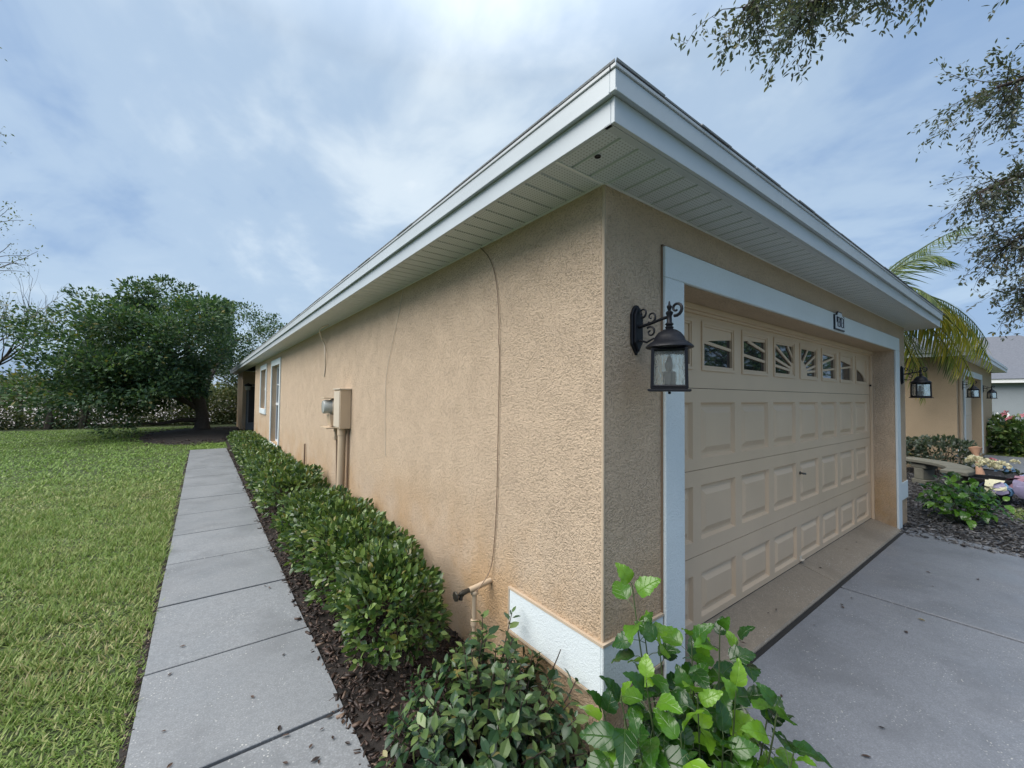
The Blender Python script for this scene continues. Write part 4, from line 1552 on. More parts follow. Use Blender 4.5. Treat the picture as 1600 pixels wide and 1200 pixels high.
def hibiscus(loc, label, stems, lw, per, spread=1.0):
    r = empty('hibiscus_plant', loc)
    tag(r, label, 'hibiscus')
    sm = MB()
    cnt = 0
    for j, tp in enumerate(stems):
        tp = Vector(tp)
        b = Vector((tp.x * 0.22, tp.y * 0.22, -0.02))
        mid = b.lerp(tp, 0.5) + Vector((tp.x * .18, tp.y * .18, -0.02))
        f = lambda t: (1 - t) ** 2 * b + 2 * t * (1 - t) * mid + t * t * tp
        sm.tube([f(k / 8) for k in range(9)], [0.0058 - 0.0036 * k / 8 for k in range(9)], 6)
        for k in range(per):
            t = 1 - (k / per) ** 1.15 * 0.66
            p = f(t)
            ax = (f(min(1, t + .02)) - f(t - .02)).normalized()
            side = Matrix.Rotation(k * 2.399 + j * 1.3, 3, ax) @ ax.orthogonal().normalized()
            L = lw * random.uniform(.75, 1.2)
            if k == 0:
                L *= 0.75
            elif k == 1:
                L *= 0.85
            pet = L * random.uniform(.25, .6) * (0.4 if k < 2 else 1)
            d = (side * spread + ax * (1.0 if k < 2 else 0.35) + Vector((0, 0, random.uniform(-.15, .25)))).normalized()
            base = p + d * pet
            sm.tube([p, p + d * pet * .5 + Vector((0, 0, .004)), base], 0.0014, 4)
            ld = (d + Vector((0, 0, random.uniform(-.75, -.1) if k > 1 else random.uniform(-.1, .4))) + Vector((random.gauss(0, .2), random.gauss(0, .2), 0))).normalized()
            # blades turn up to the light
            nn = Vector((0, 0, 1)) + Vector((random.gauss(0, .35), random.gauss(0, .35), 0)) - Vector((0.25, 0.25, 0))
            x, t_, n_ = frames(np.array([ld]), np.array([nn]))
            inst('leaf', hib_leaf, r, mat4(base, x[0], t_[0], n_[0], L * random.uniform(.56, .76), L, L))
            cnt += 1
    sm.build('stems', M['green_stem'], r)
    return r


random.seed(5)
hl = (-0.02, -0.50, -0.02)
W_ = [(-0.28 + 0.5 * random.random(), -0.72 + 0.42 * random.random(), 0.24 + 0.24 * random.random()) for _ in range(16)] + [(-0.123, -0.251, 0.90), (-0.085, -0.274, 0.76), (-0.33, -0.36, 0.62), (-0.246, -0.40, 0.66), (-0.079, -0.34, 0.70), (0.065, -0.386, 0.70), (0.154, -0.453, 0.735), (0.25, -0.474, 0.66),
      (0.051, -0.559, 0.60), (0.113, -0.668, 0.575), (-0.106, -0.505, 0.62), (-0.33, -0.428, 0.53), (-0.235, -0.519, 0.56), (-0.084, -0.58, 0.52), (0.043, -0.738, 0.51), (-0.315, -0.27, 0.52),
      (0.2, -0.35, 0.55), (0.0, -0.42, 0.55), (-0.2, -0.62, 0.42), (-0.05, -0.68, 0.40), (0.2, -0.6, 0.46), (-0.3, -0.5, 0.36)]
hibiscus(hl, 'bright green glossy hibiscus with big toothed leaves in front of garage corner', [(x - hl[0], y - hl[1], z + 0.05) for x, y, z in W_], 0.112, 11)
random.seed(9)
st2 = []
for i in range(26):
    a = i * 2.4
    rr = 0.40 * math.sqrt((i + 1) / 26)
    st2.append((math.cos(a) * rr, math.sin(a) * rr, 0.60 - 0.30 * (rr / .4) ** 2 + random.uniform(-.05, .05)))
hibiscus((6.98, -0.42, -0.02), 'leafy round hibiscus in grey mulch beyond the garage, drooping big leaves', st2, 0.125, 9, 1.0)

# fallen leaves on the wet concrete
dl = leaf_template_mesh('fallen_leaf', M['dead_leaf'])
random.seed(13)
def drop(x, y, z, label, group, s):
    a = random.uniform(0, 6.28)
    t = np.array([[math.cos(a), math.sin(a), random.uniform(-.05, .1)]])
    x_, t_, n_ = frames(t, np.array([[random.gauss(0, .15), random.gauss(0, .15), 1.0]]))
    o = inst('fallen_leaf', dl, None, mat4((x, y, z), x_[0], t_[0], n_[0], s * .45, s, s * .45))
    tag(o, label, 'leaf', group)
for i in range(22):
    drop(-0.86 - abs(random.gauss(0, .16)), random.uniform(0.45, 1.15), 0.006, 'small dark wet leaf on the nearest walkway slab by the mulch', 'fallen leaves on the nearest walkway slab', random.uniform(.02, .045))
for i in range(12):
    drop(random.uniform(-1.6, -0.87), 1.1 + 6.5 * random.random() ** 1.5, 0.006, 'tiny dark fallen leaf on the grey walkway further along', 'fallen leaves scattered along the walkway', random.uniform(.015, .035))
for i in range(13):
    drop(random.uniform(1.0, 4.8), random.uniform(-1.2, -0.12), 0.008, 'small dark fallen leaf on the wet grey driveway', 'fallen leaves scattered on the driveway', random.uniform(.02, .05))
for i in range(12):
    drop(random.uniform(1.0, 5.3), random.uniform(0.0, 0.2), 0.035 + 0.03, 'small dry leaf on the brownish apron under the garage door', 'fallen leaves on the garage apron', random.uniform(.02, .04))

# ================================================================== TREES
def branch_tree(mb, start, d, length, r, depth, tips, bend=0.25, spread=0.6, kids_n=3, upw=0.1):
    p = Vector(start)
    d = Vector(d).normalized()
    pts, rad = [p.copy()], [r]
    n = 5
    for k in range(n):
        d = (d + Vector((random.gauss(0, bend * .4), random.gauss(0, bend * .4), random.gauss(0, bend * .3) + upw * .3))).normalized()
        p = p + d * length / n
        pts.append(p.copy())
        rad.append(r * (1 - 0.45 * (k + 1) / n))
    mb.tube(pts, rad, 6 if depth > 1 else 4, caps=False)
    if depth == 0:
        tips.append((pts[-1], d))
        tips.append((pts[3], d))
        return
    for i in range(kids_n):
        k = random.randint(2, n)
        if i == 0:
            k = n
        dd = (d + Vector((random.gauss(0, spread), random.gauss(0, spread), random.gauss(0, spread * .6) + upw))).normalized()
        branch_tree(mb, pts[k], dd, length * random.uniform(.6, .85), rad[k] * .72, depth - 1, tips, bend, spread, kids_n, upw)


def lumpy_crown(n_cl, c, rad, per, cr, flat=0.75, inner=0.5, zmin=None):
    """cluster centres filling an uneven ellipsoid, leaves round each; returns positions, outward directions"""
    d = rand_unit(n_cl)
    ph = rng.random(6) * 6.28
    lump = 1 + .16 * np.sin(d[:, 0] * 5 + ph[0]) * np.sin(d[:, 2] * 4 + ph[1]) + .12 * np.sin(d[:, 1] * 7 + ph[2]) + .10 * np.sin(d[:, 2] * 9 + d[:, 0] * 6 + ph[3])
    sh = 1 - inner * rng.random(n_cl) ** 1.5
    cc = np.array(c) + d * (lump * sh)[:, None] * np.array(rad)
    if zmin is not None:
        cc = cc[cc[:, 2] > zmin]
    k = len(cc)
    sz = cr * (0.55 + 0.8 * rng.random(k))
    off = rand_unit(k * per).reshape(k, per, 3) * (rng.random((k, per, 1)) ** 0.45) * 0.95
    off[:, :, 2] *= flat
    pos = (cc[:, None, :] + off * sz[:, None, None]).reshape(-1, 3)
    out = np.repeat(unit(cc - np.array(c)), per, 0)
    loc = unit(off).reshape(-1, 3)
    return pos, out, loc, cc


def crown_mesh(name, pos, out, loc, L, wr, mat, up=0.6, tuft=False):
    k = len(pos)
    tip = loc * .7 + out * .5 + rng.normal(0, .4, (k, 3)) + np.array([0, 0, .15])
    nr = out * .4 + loc * .3 + np.array([0, 0, up]) + rng.normal(0, .45, (k, 3))
    l = L * (0.6 + 0.8 * rng.random(k))
    return cloud_mesh(name, pos, tip, nr, l, l * wr, mat, TUFT_V if tuft else LEAF_V, TUFT_F if tuft else LEAF_F)


random.seed(31)
bt = empty('big_tree', (-1.45, 21.2, 0))
tag(bt, 'big dense dark green spreading tree at the end of the walkway', 'tree')
tm = MB()
tm.tube([(0, 0, -0.1), (0.02, 0, 0.25), (0.0, 0.02, 0.8), (-0.15, 0, 1.6), (-0.35, 0.1, 2.6), (-0.6, 0.1, 3.8)], [0.42, 0.27, 0.22, 0.20, 0.16, 0.10], 12)
tm.build('trunk', M['bark'], bt, smooth=True)
for i, e in enumerate([(-3.6, -.8, 3.2), (-2.0, 1.5, 4.3), (1.4, 3.8, 4.6), (-1.4, -1.8, 3.6), (-4.2, 1.0, 2.4), (-1.9, -0.9, 0.45), (0.3, 4.0, 4.2)]):
    e = Vector(e)
    z0 = 0.5 if e.z < 1 else random.uniform(0.9, 2.0)
    b = Vector((-0.1 * z0, 0.0, z0))
    MB().tube([b, b.lerp(e, .35) + Vector((0, 0, .25 if e.z > 1 else 0.05)), b.lerp(e, .7) + Vector((0, 0, .2 if e.z > 1 else -.05)), e], [0.11, 0.085, 0.06, 0.03], 7).build('limb', M['bark'], bt, smooth=True)
P1 = lumpy_crown(330, (-0.8, 0.3, 3.3), (3.7, 3.6, 2.5), 170, 0.78, 0.5, 0.42, 0.9)
P2 = lumpy_crown(70, (-2.7, 0.0, 2.3), (1.9, 2.6, 1.3), 150, 0.66, 0.55, 0.5, 0.6)
P3 = lumpy_crown(130, (2.3, 5.2, 4.5), (2.4, 2.2, 2.1), 80, 0.65, 0.6, 0.5, 0.9)
P4 = lumpy_crown(60, (-2.6, -2.4, 2.1), (2.6, 1.4, 1.2), 120, 0.6, 0.6, 0.5, 0.6)
P5 = lumpy_crown(12, (-2.1, -0.6, 5.5), (0.5, 0.5, 0.5), 90, 0.42, 0.7, 0.5)
pos, out, loc = (np.concatenate([p[i] for p in (P1, P2, P3, P4, P5)]) for i in range(3))
kp = ~((pos[:, 0] - 1.45 > -0.5) & (pos[:, 1] + 21.2 < 24.7)) & ~((pos[:, 0] - 1.45 > -1.25) & (pos[:, 2] < 2.7) & (pos[:, 1] + 21.2 < 25))
kp &= ~((np.abs(pos[:, 0] + 0.1) < 1.3) & (pos[:, 2] < 1.55) & (pos[:, 1] < 0.6))
pos, out, loc = pos[kp], out[kp], loc[kp]
cr = inst('crown', crown_mesh('crown', pos, out, loc, 0.135, 0.55, M['tree'], tuft=True), bt)
# low suckers beside the trunk
q = lumpy_crown(10, (-2.5, -1.4, 0.42), (0.7, 0.7, 0.35), 40, 0.35)
inst('low_foliage', crown_mesh('low_foliage', *q[:3], 0.10, 0.5, M['tree']), bt)


def tree(name, loc, c, rad, ncl, per, cr_, L, mat, label, group=None, trunk_r=0.14, zmin=0.3, flat=0.7):
    r = empty(name, loc)
    tag(r, label, 'tree', group)
    mb = MB()
    mb.tube([(0, 0, -0.1), (c[0] * .2, c[1] * .2, c[2] * .5), (c[0] * .8, c[1] * .8, c[2] * 1.1)], [trunk_r * 1.3, trunk_r, trunk_r * .5], 8)
    mb.build('trunk', M['bark'], r, smooth=True)
    q = lumpy_crown(ncl, c, rad, per, cr_, flat, 0.6, zmin)
    lm = MB()
    for k in range(0, len(q[3]), max(1, len(q[3]) // 12)):
        e = Vector(q[3][k])
        b = Vector((c[0] * .5, c[1] * .5, c[2] * random.uniform(.4, .9)))
        lm.tube([b, b.lerp(e, .5) + Vector((0, 0, .15)), e], [trunk_r * .5, trunk_r * .3, trunk_r * .1], 5)
    lm.build('branches', M['bark'], r)
    inst('crown', crown_mesh('crown', *q[:3], L, 0.5, mat, tuft=True), r)
    return r


# bushy trees and thicket at the far edge of the lawn
tree('bushy_tree', (-11.6, 27.4, 0), (0, 0, 2.9), (1.6, 1.5, 1.0), 55, 60, .6, .13, M['sparse'], 'small bushy olive green tree in the thicket, left edge', None, .12, 0.4)
tree('bushy_tree', (-8.6, 29.5, 0), (0, 0, 1.7), (1.9, 1.6, 0.9), 60, 60, .6, .13, M['thicket'], 'bushy olive green tree between left edge and big dark tree', None, .12, 0.4)
tree('bushy_tree', (-14.5, 30.0, 0), (0, 0, 3.2), (2.2, 2.0, 2.0), 80, 60, .7, .16, M['sparse'], 'pale yellowish tree at the far left behind the thicket', None, .12, 0.4)
tree('bushy_tree', (0.6, 28.2, 0), (0, 0, 2.0), (2.2, 1.6, 1.9), 110, 60, .6, .14, M['thicket'], 'green bushy tree behind the house end, seen right of the big trunk', None, .12, 0.2)
# long thicket mass, partly see-through
pts = []
n_cl = 1150
cx_ = -24 + 25.5 * rng.random(n_cl)
dens = 0.55 + 0.45 * np.sin(cx_ * 1.7) * np.sin(cx_ * 0.6 + 1)
cz_ = (0.15 + 1.55 * rng.random(n_cl) ** 1.5)
# openings where the pale field shows through
gap = ((np.abs(cx_ + 7.6) < 1.25) | (np.abs(cx_ + 4.9) < 0.7)) & (cz_ > 0.55)
keepc = ~(gap & (rng.random(n_cl) < 0.8))
cx_, cz_ = cx_[keepc], cz_[keepc]
cy_ = 26.4 + 1.6 * rng.random(len(cx_))
cc = np.stack([cx_, cy_, cz_], 1)
off = rng.normal(size=(len(cc), 55, 3)) * np.array([.33, .3, .24])
pos = (cc[:, None] + off).reshape(-1, 3)
pos[:, 2] = np.abs(pos[:, 2])
loc = unit(off).reshape(-1, 3)
th = inst('thicket', crown_mesh('thicket', pos, loc, loc, 0.13, 0.5, M['thicket'], tuft=True))
tag(th, 'tangled wild thicket along the far lawn edge', kind='stuff')
for i, x in enumerate((-9.6, -7.0, -5.9)):
    s = MB()
    pp = [(x, 26.2, -0.1), (x + .08, 26.3, .6), (x - .05, 26.3, 1.3), (x + .1, 26.5, 2.2)]
    s.tube(pp, [.17, .15, .13, .08], 7)
    o = empty('thicket_tree', (x, 26.2, 0))
    tag(o, ['dark upright stump-like trunk in the thicket, leftmost', 'vine wrapped trunk in the thicket against the pale field', 'dark trunk in the thicket nearest the big tree'][i], 'tree')
    t = s.build('trunk', M['bark'], o)
    t.location = (-x, -26.2, 0)
    q = lumpy_crown(16, (0, 0.1, 1.2), (.5, .4, 1.1), 50, .4)
    inst('vines', crown_mesh('vines', *q[:3], .12, .5, M['tree'], tuft=True), o)
# distant tree belt beyond the field (reads as one mass)
n_cl = 420
cc = np.stack([-150 + 190 * rng.random(n_cl), 150 + 25 * rng.random(n_cl), 0.5 + 3.2 * rng.random(n_cl) ** 1.4], 1)
off = rng.normal(size=(n_cl, 30, 3)) * np.array([2.6, 2.0, .9])
pos = (cc[:, None] + off).reshape(-1, 3)
loc = unit(off).reshape(-1, 3)
th = inst('treeline', crown_mesh('treeline', pos, loc, loc, 1.4, 0.6, M['thicket'], tuft=True))
tag(th, 'far tree line beyond the pale field', kind='stuff')

# sparse fine-twigged tree at the left edge
random.seed(44)
sp_t = empty('sparse_tree', (-8.7, 24.2, 0))
tag(sp_t, 'tall half bare tree with fine twigs at the left edge', 'tree')
mb = MB()
tips = []
mb.tube([(0, 0, -.1), (0, 0, 1.4), (.15, 0, 2.6)], [.2, .16, .13], 8)
mb.build('trunk', M['bark'], sp_t, smooth=True)
mb = MB()
for e in ((1.0, -.5, 1.2), (.9, -.7, .8), (-.6, .4, 1.2), (.25, .3, 1.6), (.8, -.3, 1.6), (-.2, -.6, 1.5)):
    branch_tree(mb, (.12, 0, random.uniform(1.4, 2.6)), e, random.uniform(1.7, 2.3), .055, 3, tips, .3, .42, 3, .22)
mb.build('branches', M['bark'], sp_t)
tp = np.array([list(t[0]) for t in tips])
sel = tp[(tp[:, 2] < 5.0)]
pos = (sel[:, None] + rng.normal(size=(len(sel), 9, 3)) * .18).reshape(-1, 3)
loc = rand_unit(len(pos))
inst('crown', crown_mesh('crown', pos, loc, loc, .12, .45, M['sparse'], tuft=True), sp_t)
# nearer tree whose drooping sprays only just enter at the left
nt_ = empty('feathery_tree', (-7.85, 16.0, 0))
tag(nt_, 'tree with thin feathery twigs reaching in at the upper left edge', 'tree')
MB().tube([(0, 0, -.1), (.1, 0, 3), (0, .1, 6), (.2, 0, 9)], [.3, .24, .18, .08], 9).build('trunk', M['bark'], nt_, smooth=True)
mb = MB()
tips = []
for z, e, ln in ((8.3, (.8, -.6, .4), 1.3), (8.8, (.8, -.5, .3), 1.2), (4.9, (.8, -.6, .25), 1.35), (4.4, (.8, -.5, .2), 1.3), (3.8, (.8, -.6, .2), 1.2), (8, (.6, 0, .8), 1.2), (5, (-1, .2, .4), 2), (7, (-1, -.4, .4), 2), (6, (0, -1, .4), 2)):
    branch_tree(mb, (.08, 0, z), e, ln, .05, 2, tips, .3, .42, 3, -.02)
mb.build('branches', M['bark'], nt_)
tp = np.array([list(t[0]) for t in tips])
pos = (tp[:, None] + rng.normal(size=(len(tp), 12, 3)) * .11).reshape(-1, 3)
loc = rand_unit(len(pos))
inst('crown', crown_mesh('crown', pos, loc, loc, .075, .4, M['sparse'], tuft=True), nt_)

# live oak in the front yard: its boughs hang over the drive and into the top right
random.seed(52)
oak = empty('live_oak', (8.6, -6.0, 0))
tag(oak, 'live oak whose small-leaved boughs hang over the driveway at upper right', 'tree')
OX = Vector((8.6, -6.0, 0))
tb = MB().tube([(0, 0, -.1), (0, 0, .4), (-.1, .1, 1.6), (-.2, .3, 3.0), (-.3, .2, 4.6)], [.55, .40, .34, .30, .2], 12)
tb.build('trunk', M['bark'], oak, smooth=True)
LP, LT, LN, LL = [], [], [], []


def oak_leaves(p, d, n, spread):
    for _ in range(n):
        o = Vector((random.gauss(0, 1), random.gauss(0, 1), random.gauss(0, 1))) * spread
        LP.append(p + o)
        t = d * .8 + Vector((random.gauss(0, .6), random.gauss(0, .6), random.gauss(0, .5)))
        LT.append(t)
        LN.append(Vector((random.gauss(0, .6), random.gauss(0, .6), 1)))
        LL.append(random.uniform(.042, .080))


def bough(path, r, n_tw, tw_len, leafn, droop, name='bough'):
    """world-space path; twigs hang off the outer part"""
    P = [Vector(p) for p in path]
    mb = MB()
    mb.tube([p - OX for p in P], [r * (1 - .8 * k / (len(P) - 1)) for k in range(len(P))], 7)
    for i in range(n_tw):
        f = 1 - random.random() ** 1.3 * 0.62
        s = f * (len(P) - 1)
        k = min(int(s), len(P) - 2)
        b = P[k].lerp(P[k + 1], s - k)
        ax = (P[k + 1] - P[k]).normalized()
        d = (ax * random.uniform(.1, .9) + Vector((random.gauss(0, .55), random.gauss(0, .55), random.gauss(-.15, .45)))).normalized()
        ln = tw_len * random.uniform(.45, 1.15)
        pts = [b]
        for q in range(6):
            d = (d + Vector((random.gauss(0, .16), random.gauss(0, .16), random.gauss(0, .12) - droop))).normalized()
            pts.append(pts[-1] + d * ln / 6)
        mb.tube([p - OX for p in pts], [.006 - .0045 * q / 6 for q in range(7)], 4, caps=False)
        for q in range(1, 7):
            oak_leaves(pts[q] - OX, d, leafn, .035)
            if random.random() < .75:
                sd = (d + Vector((random.gauss(0, .7), random.gauss(0, .7), random.gauss(-.1, .5)))).normalized()
                e = pts[q] + sd * random.uniform(.08, .2)
                mb.tube([pts[q] - OX, e - OX], [.0025, .001], 3, caps=False)
                oak_leaves(e - OX, sd, leafn, .03)
                oak_leaves(pts[q].lerp(e, .5) - OX, sd, max(1, leafn - 1), .025)
    mb.build(name, M['twig'], oak, smooth=False)


bough([(8.4, -5.7, 3.2), (7.2, -3.6, 5.6), (5.6, -1.6, 6.6), (4.8, -0.5, 6.6), (4.0, 0.0, 6.15), (3.55, 0.25, 5.85)], .12, 46, .66, 5, .14)
bough([(7.2, -3.6, 5.6), (5.4, -1.2, 6.9), (4.2, 0.1, 6.6), (3.2, 0.5, 6.0), (2.85, 0.6, 5.65)], .08, 36, .64, 5, .16)
bough([(8.4, -5.7, 3.2), (8.6, -3.4, 5.2), (8.3, -1.9, 5.9), (7.7, -1.2, 6.2), (7.1, -0.85, 5.95)], .11, 50, .85, 5, .10)
bough([(8.6, -3.4, 5.2), (8.3, -1.8, 5.2), (7.6, -1.1, 4.85), (6.95, -0.65, 4.5)], .08, 60, .8, 3, .13)
bough([(8.6, -3.4, 5.2), (8.5, -1.7, 4.5), (7.9, -1.2, 4.2), (7.3, -0.9, 3.8)], .08, 60, .78, 3, .14)
bough([(8.7, -3.2, 5.0), (8.7, -1.7, 4.0), (8.2, -1.3, 3.6), (7.55, -1.05, 3.15)], .06, 48, .70, 4, .15)
inst('leaves', cloud_mesh('leaves', np.array([list(v) for v in LP]), np.array([list(v) for v in LT]), np.array([list(v) for v in LN]), np.array(LL), np.array(LL) * .38, M['oak']), oak)
# the rest of the crown spreads over the street side
for e in ((-4.5, -.5, 6.2), (-2.5, -3, 6.6), (1.5, -3.5, 6.5), (3.8, -1.2, 6.0), (-5.2, 1.6, 6.0), (-1, 2.0, 7.2)):
    e = Vector(e)
    b = Vector((-.25, .25, 3.2))
    MB().tube([b, b.lerp(e, .4) + Vector((0, 0, .6)), b.lerp(e, .75) + Vector((0, 0, .4)), e], [.18, .13, .08, .03], 7).build('limb', M['bark'], oak, smooth=True)
q1 = lumpy_crown(140, (-0.6, 0.2, 5.2), (6.2, 3.2, 2.7), 45, .8, .6, .8, 2.5)
keepq = (q1[0][:, 1] + OX.y < -2.6)
inst('crown', crown_mesh('crown', q1[0][keepq], q1[1][keepq], q1[2][keepq], .15, .5, M['tree'], tuft=True), oak)
tree('street_tree', (21, -7.5, -0.1), (0, 0, 4.2), (3.6, 3.2, 2.8), 200, 45, .9, .22, M['tree'], 'street tree across from the drive, mirrored in the garage door glass', None, .2, 1.2)

# ================================================================== RIGHT SIDE: palm, neighbours, garden things
def make_frond(root, base, direction, length, rise, mat, n=42, lw=0.022, ll=0.55, droop=1.0, hang=0.5):
    base = Vector(base)
    d = Vector((direction[0], direction[1], 0)).normalized()
    pts = []
    for k in range(15):
        t = k / 14
        pts.append(base + d * (length * (t - .16 * droop * t * t * t)) + Vector((0, 0, rise * t * 1.6 - droop * length * .62 * t ** 2.3)))
    rc = MB()
    rc.tube(pts, [.022 * (1 - .85 * k / 14) + .002 for k in range(15)], 6)
    fr = rc.build('frond', M['green_stem'], root, smooth=True)
    P, T, Nn, L = [], [], [], []
    side = d.cross(Vector((0, 0, 1)))
    for k in range(n):
        t = .16 + .84 * k / (n - 1)
        s = t * 14
        i = min(int(s), 13)
        p = pts[i].lerp(pts[i + 1], s - i)
        ax = (pts[i + 1] - pts[i]).normalized()
        upv = side.cross(ax)
        for sg in (-1, 1):
            dd = side * sg * .9 + ax * (.55 + .5 * t) + Vector((0, 0, -hang * random.uniform(.6, 1.3))) + Vector((random.gauss(0, .08), random.gauss(0, .08), random.gauss(0, .1)))
            P.append(p)
            T.append(dd)
            Nn.append(upv + side * sg * .5)
            L.append(ll * (math.sin(math.pi * min(1, .12 + t * .85)) ** .6) * random.uniform(.85, 1.1))
    V = np.array([(-.3, 0, 0), (.3, 0, 0), (-.5, .3, .0), (.5, .3, .0), (-.45, .65, -1.6), (.45, .65, -1.6), (0, 1, -5.0)], float)
    Fc = [(0, 1, 3, 2), (2, 3, 5, 4), (4, 5, 6)]
    me = cloud_mesh('leaflets', np.array([list(v) for v in P]), np.array([list(v) for v in T]), np.array([list(v) for v in Nn]), np.array(L), lw, mat, V, Fc)
    inst('leaflets', me, fr)


random.seed(61)
PB = Vector((10.2, 1.3, 0))
palm = empty('palm_tree', tuple(PB))
tag(palm, 'palm tree behind the garage corner with arching green and yellowing fronds', 'palm tree')
tk = MB()
prof = []
for k in range(30):
    z = -0.1 + k * 0.138
    prof.append((.125 + (.012 if k % 2 else -.008), z))
tk.lathe(prof, (0, 0, 0), 14)
tk.build('trunk', M['bark'], palm)
CB = (0, 0, 3.95)
for dx, dy, ln, rise, kind, hang in ((.8, -.62, 2.6, 1.55, 0, .45), (.9, -.35, 2.3, 1.3, 0, .5), (.6, .3, 2.2, 1.3, 0, .4), (-.2, -.9, 1.6, .9, 0, .5), (-1, .2, 2.2, 1.0, 0, .4), (-.8, .9, 2.2, 1.0, 0, .4), (.2, 1, 2.3, .9, 0, .4),
                                     (1, -.55, 2.8, .35, 1, .65), (1, -1.05, 2.5, .15, 1, .85), (.9, -.1, 2.7, .4, 0, .6), (.55, -1.0, 2.2, .2, 1, .8), (1, .4, 2.5, .2, 0, .7), (.75, -.75, 2.2, -.2, 1, 1.0),
                                     (.8, -.62, 3.15, .45, 0, .8), (.5, -1.0, 2.1, .0, 1, .9), (-.5, -1, 1.7, .3, 0, .6), (0.85, -0.75, 3.1, .25, 1, .8), (1, -.65, 2.6, -.1, 0, 1.0), (1, -.35, 2.5, -.2, 0, 1.0),
                                     (.7, -1, 2.5, .3, 0, .7), (1, -.85, 2.7, -.1, 1, 1.1), (.8, -.3, 2.3, -.5, 1, 1.1)):
    make_frond(palm, CB, (dx, dy), ln, rise, M['palm_yellow'] if kind else M['palm'], ll=.66 if rise > 1 else .72, droop=.55 if rise > 1 else 1.0, hang=hang)

# --- neighbouring tan house
nb = empty('neighbour_house', (12.6, 0.15, 0.05))
tag(nb, 'tan neighbouring house with white trimmed garage, mostly behind the palm', 'house')
w = MB()
NW0, NW1, NWR = 1.22, 5.10, 8.6
w.box(0, 0.2, 0.25, 16, -.2, 2.65)
w.box(0, NW0, 0, .25, -.2, 2.65)
w.box(NW1, NWR, 0, .25, -.2, 2.65)
w.box(NW0, NW1, 0, .25, 2.25, 2.65)
w.box(NWR - .2, NWR, .25, 16, -.2, 2.65)
w.build('wall', M['stucco_plain'], nb)
MB().tube([(0.25, -0.03, 0), (0.25, -0.03, 2.6)], .035, 8).build('downspout', M['bead'], nb)
tr = MB()
tr.box(NW0 - .16, NW0 - .001, -.024, -.001, 0, 2.25).box(NW1 + .001, NW1 + .16, -.024, -.001, 0, 2.25).box(NW0 - .16, NW1 + .16, -.024, -.001, 2.251, 2.41)
tr.build('garage_surround', M['white_stucco'], nb)
MB().box(-.014, NW0 - .17, -.014, -.001, .3, .53).build('base_band', M['white_stucco'], nb)
gdn = MB()
for k in range(4):
    gdn.box(NW0 + .003, NW1 - .003, .2, .24, .10 + .54 * k, .10 + .54 * (k + 1) - .005)
gdn = gdn.build('garage_door', M['beige_light'], nb, bevel=.004)
pmn = raised_panel(.40, .36)
for k in range(4):
    for j in range(7):
        inst('raised_panel', pmn, gdn, Matrix.Translation((NW0 + .10 + j * .54, .198, .19 + .54 * k)))
rf = MB()
e0, e1, z_ = -.34, NWR + .6, 2.82
rf.add([(e0, e0, z_), (e1, e0, z_), (e1, 16.4, z_), (e0, 16.4, z_), (e0 + 4.7, e0 + 4.7, z_ + 1.75), (e0 + 4.7, 11.6, z_ + 1.75)], [(0, 1, 4), (1, 2, 5, 4), (2, 3, 5), (3, 0, 4, 5), (0, 3, 2, 1)])
rf.build('roof', M['far_roof'], nb)
MB().box(e0, e1, e0, e0 + .02, 2.64, 2.735).box(e0 - .018, e1, e0 - .018, e0 + .02, 2.7365, 2.815).box(e0, e0 + .02, e0 + .021, 16, 2.64, 2.735).box(e0 - .018, e0 + .02, e0 + .021, 16, 2.7365, 2.815).box(e1 - .02, e1, e0 + .021, 6, 2.64, 2.815).build('fascia_board', M['fascia'], nb)
MB().box(e0 + .021, e1 - .021, e0 + .021, -.002, 2.655, 2.665).box(e0 + .021, -.002, -.001, 16, 2.655, 2.665).build('soffit', M['white_vinyl'], nb)
for k, (lx, lab) in enumerate(((1.05 - .24, 'black lantern left of the neighbouring garage, partly behind palm fronds'), (NW1 + .42, 'black lantern right of the neighbouring garage, against the grey house'))):
    l = copy_tree(lan)
    l.location = (12.6 + lx, 0.149, 2.04)
    l['label'] = lab

# --- grey house further along the street
gh = empty('grey_house', (37, 0, 0))
tag(gh, 'grey stucco house with grey shingled hip roof and white fascia, far right', 'house')
MB().box(0, 12, -1.1, 12, -.3, 2.75).build('wall', M['stucco_grey'], gh)
MB().box(-.03, .12, -1.13, -.9, -.3, 2.74).build('corner_trim', M['far_white'], gh)
MB().box(-.48, 12.4, -1.55, 12.4, 2.75, 2.98).build('fascia_board', M['far_white'], gh)
MB().lathe([(.16, 2.35), (.2, 2.45), (.2, 2.74)], (-.3, -1.0, 0), 10).build('gutter_outlet', M['far_white'], gh, smooth=True)
rf = MB()
rf.add([(-.55, -1.6, 2.985), (12.5, -1.6, 2.985), (12.5, 12.5, 2.985), (-.55, 12.5, 2.985), (5.5, 4.2, 5.6), (6.5, 6.5, 5.6)], [(0, 1, 4), (1, 2, 5, 4), (2, 3, 5), (3, 0, 4, 5), (0, 3, 2, 1)])
rf.build('roof', M['far_roof'], gh)
# taller back wing roof
rf = MB()
rf.add([(8, -6, 3.2), (20, -6, 3.2), (20, 14, 3.2), (8, 14, 3.2), (14, 0.5, 7.0), (14, 9, 7.0)], [(0, 1, 4), (1, 2, 5, 4), (2, 3, 5), (3, 0, 4, 5), (0, 3, 2, 1)])
rf.build('back_roof', M['far_roof'], gh)
MB().box(12.1, 19.6, -5.5, 13.5, -.3, 3.19).build('back_wall', M['stucco_grey'], gh)

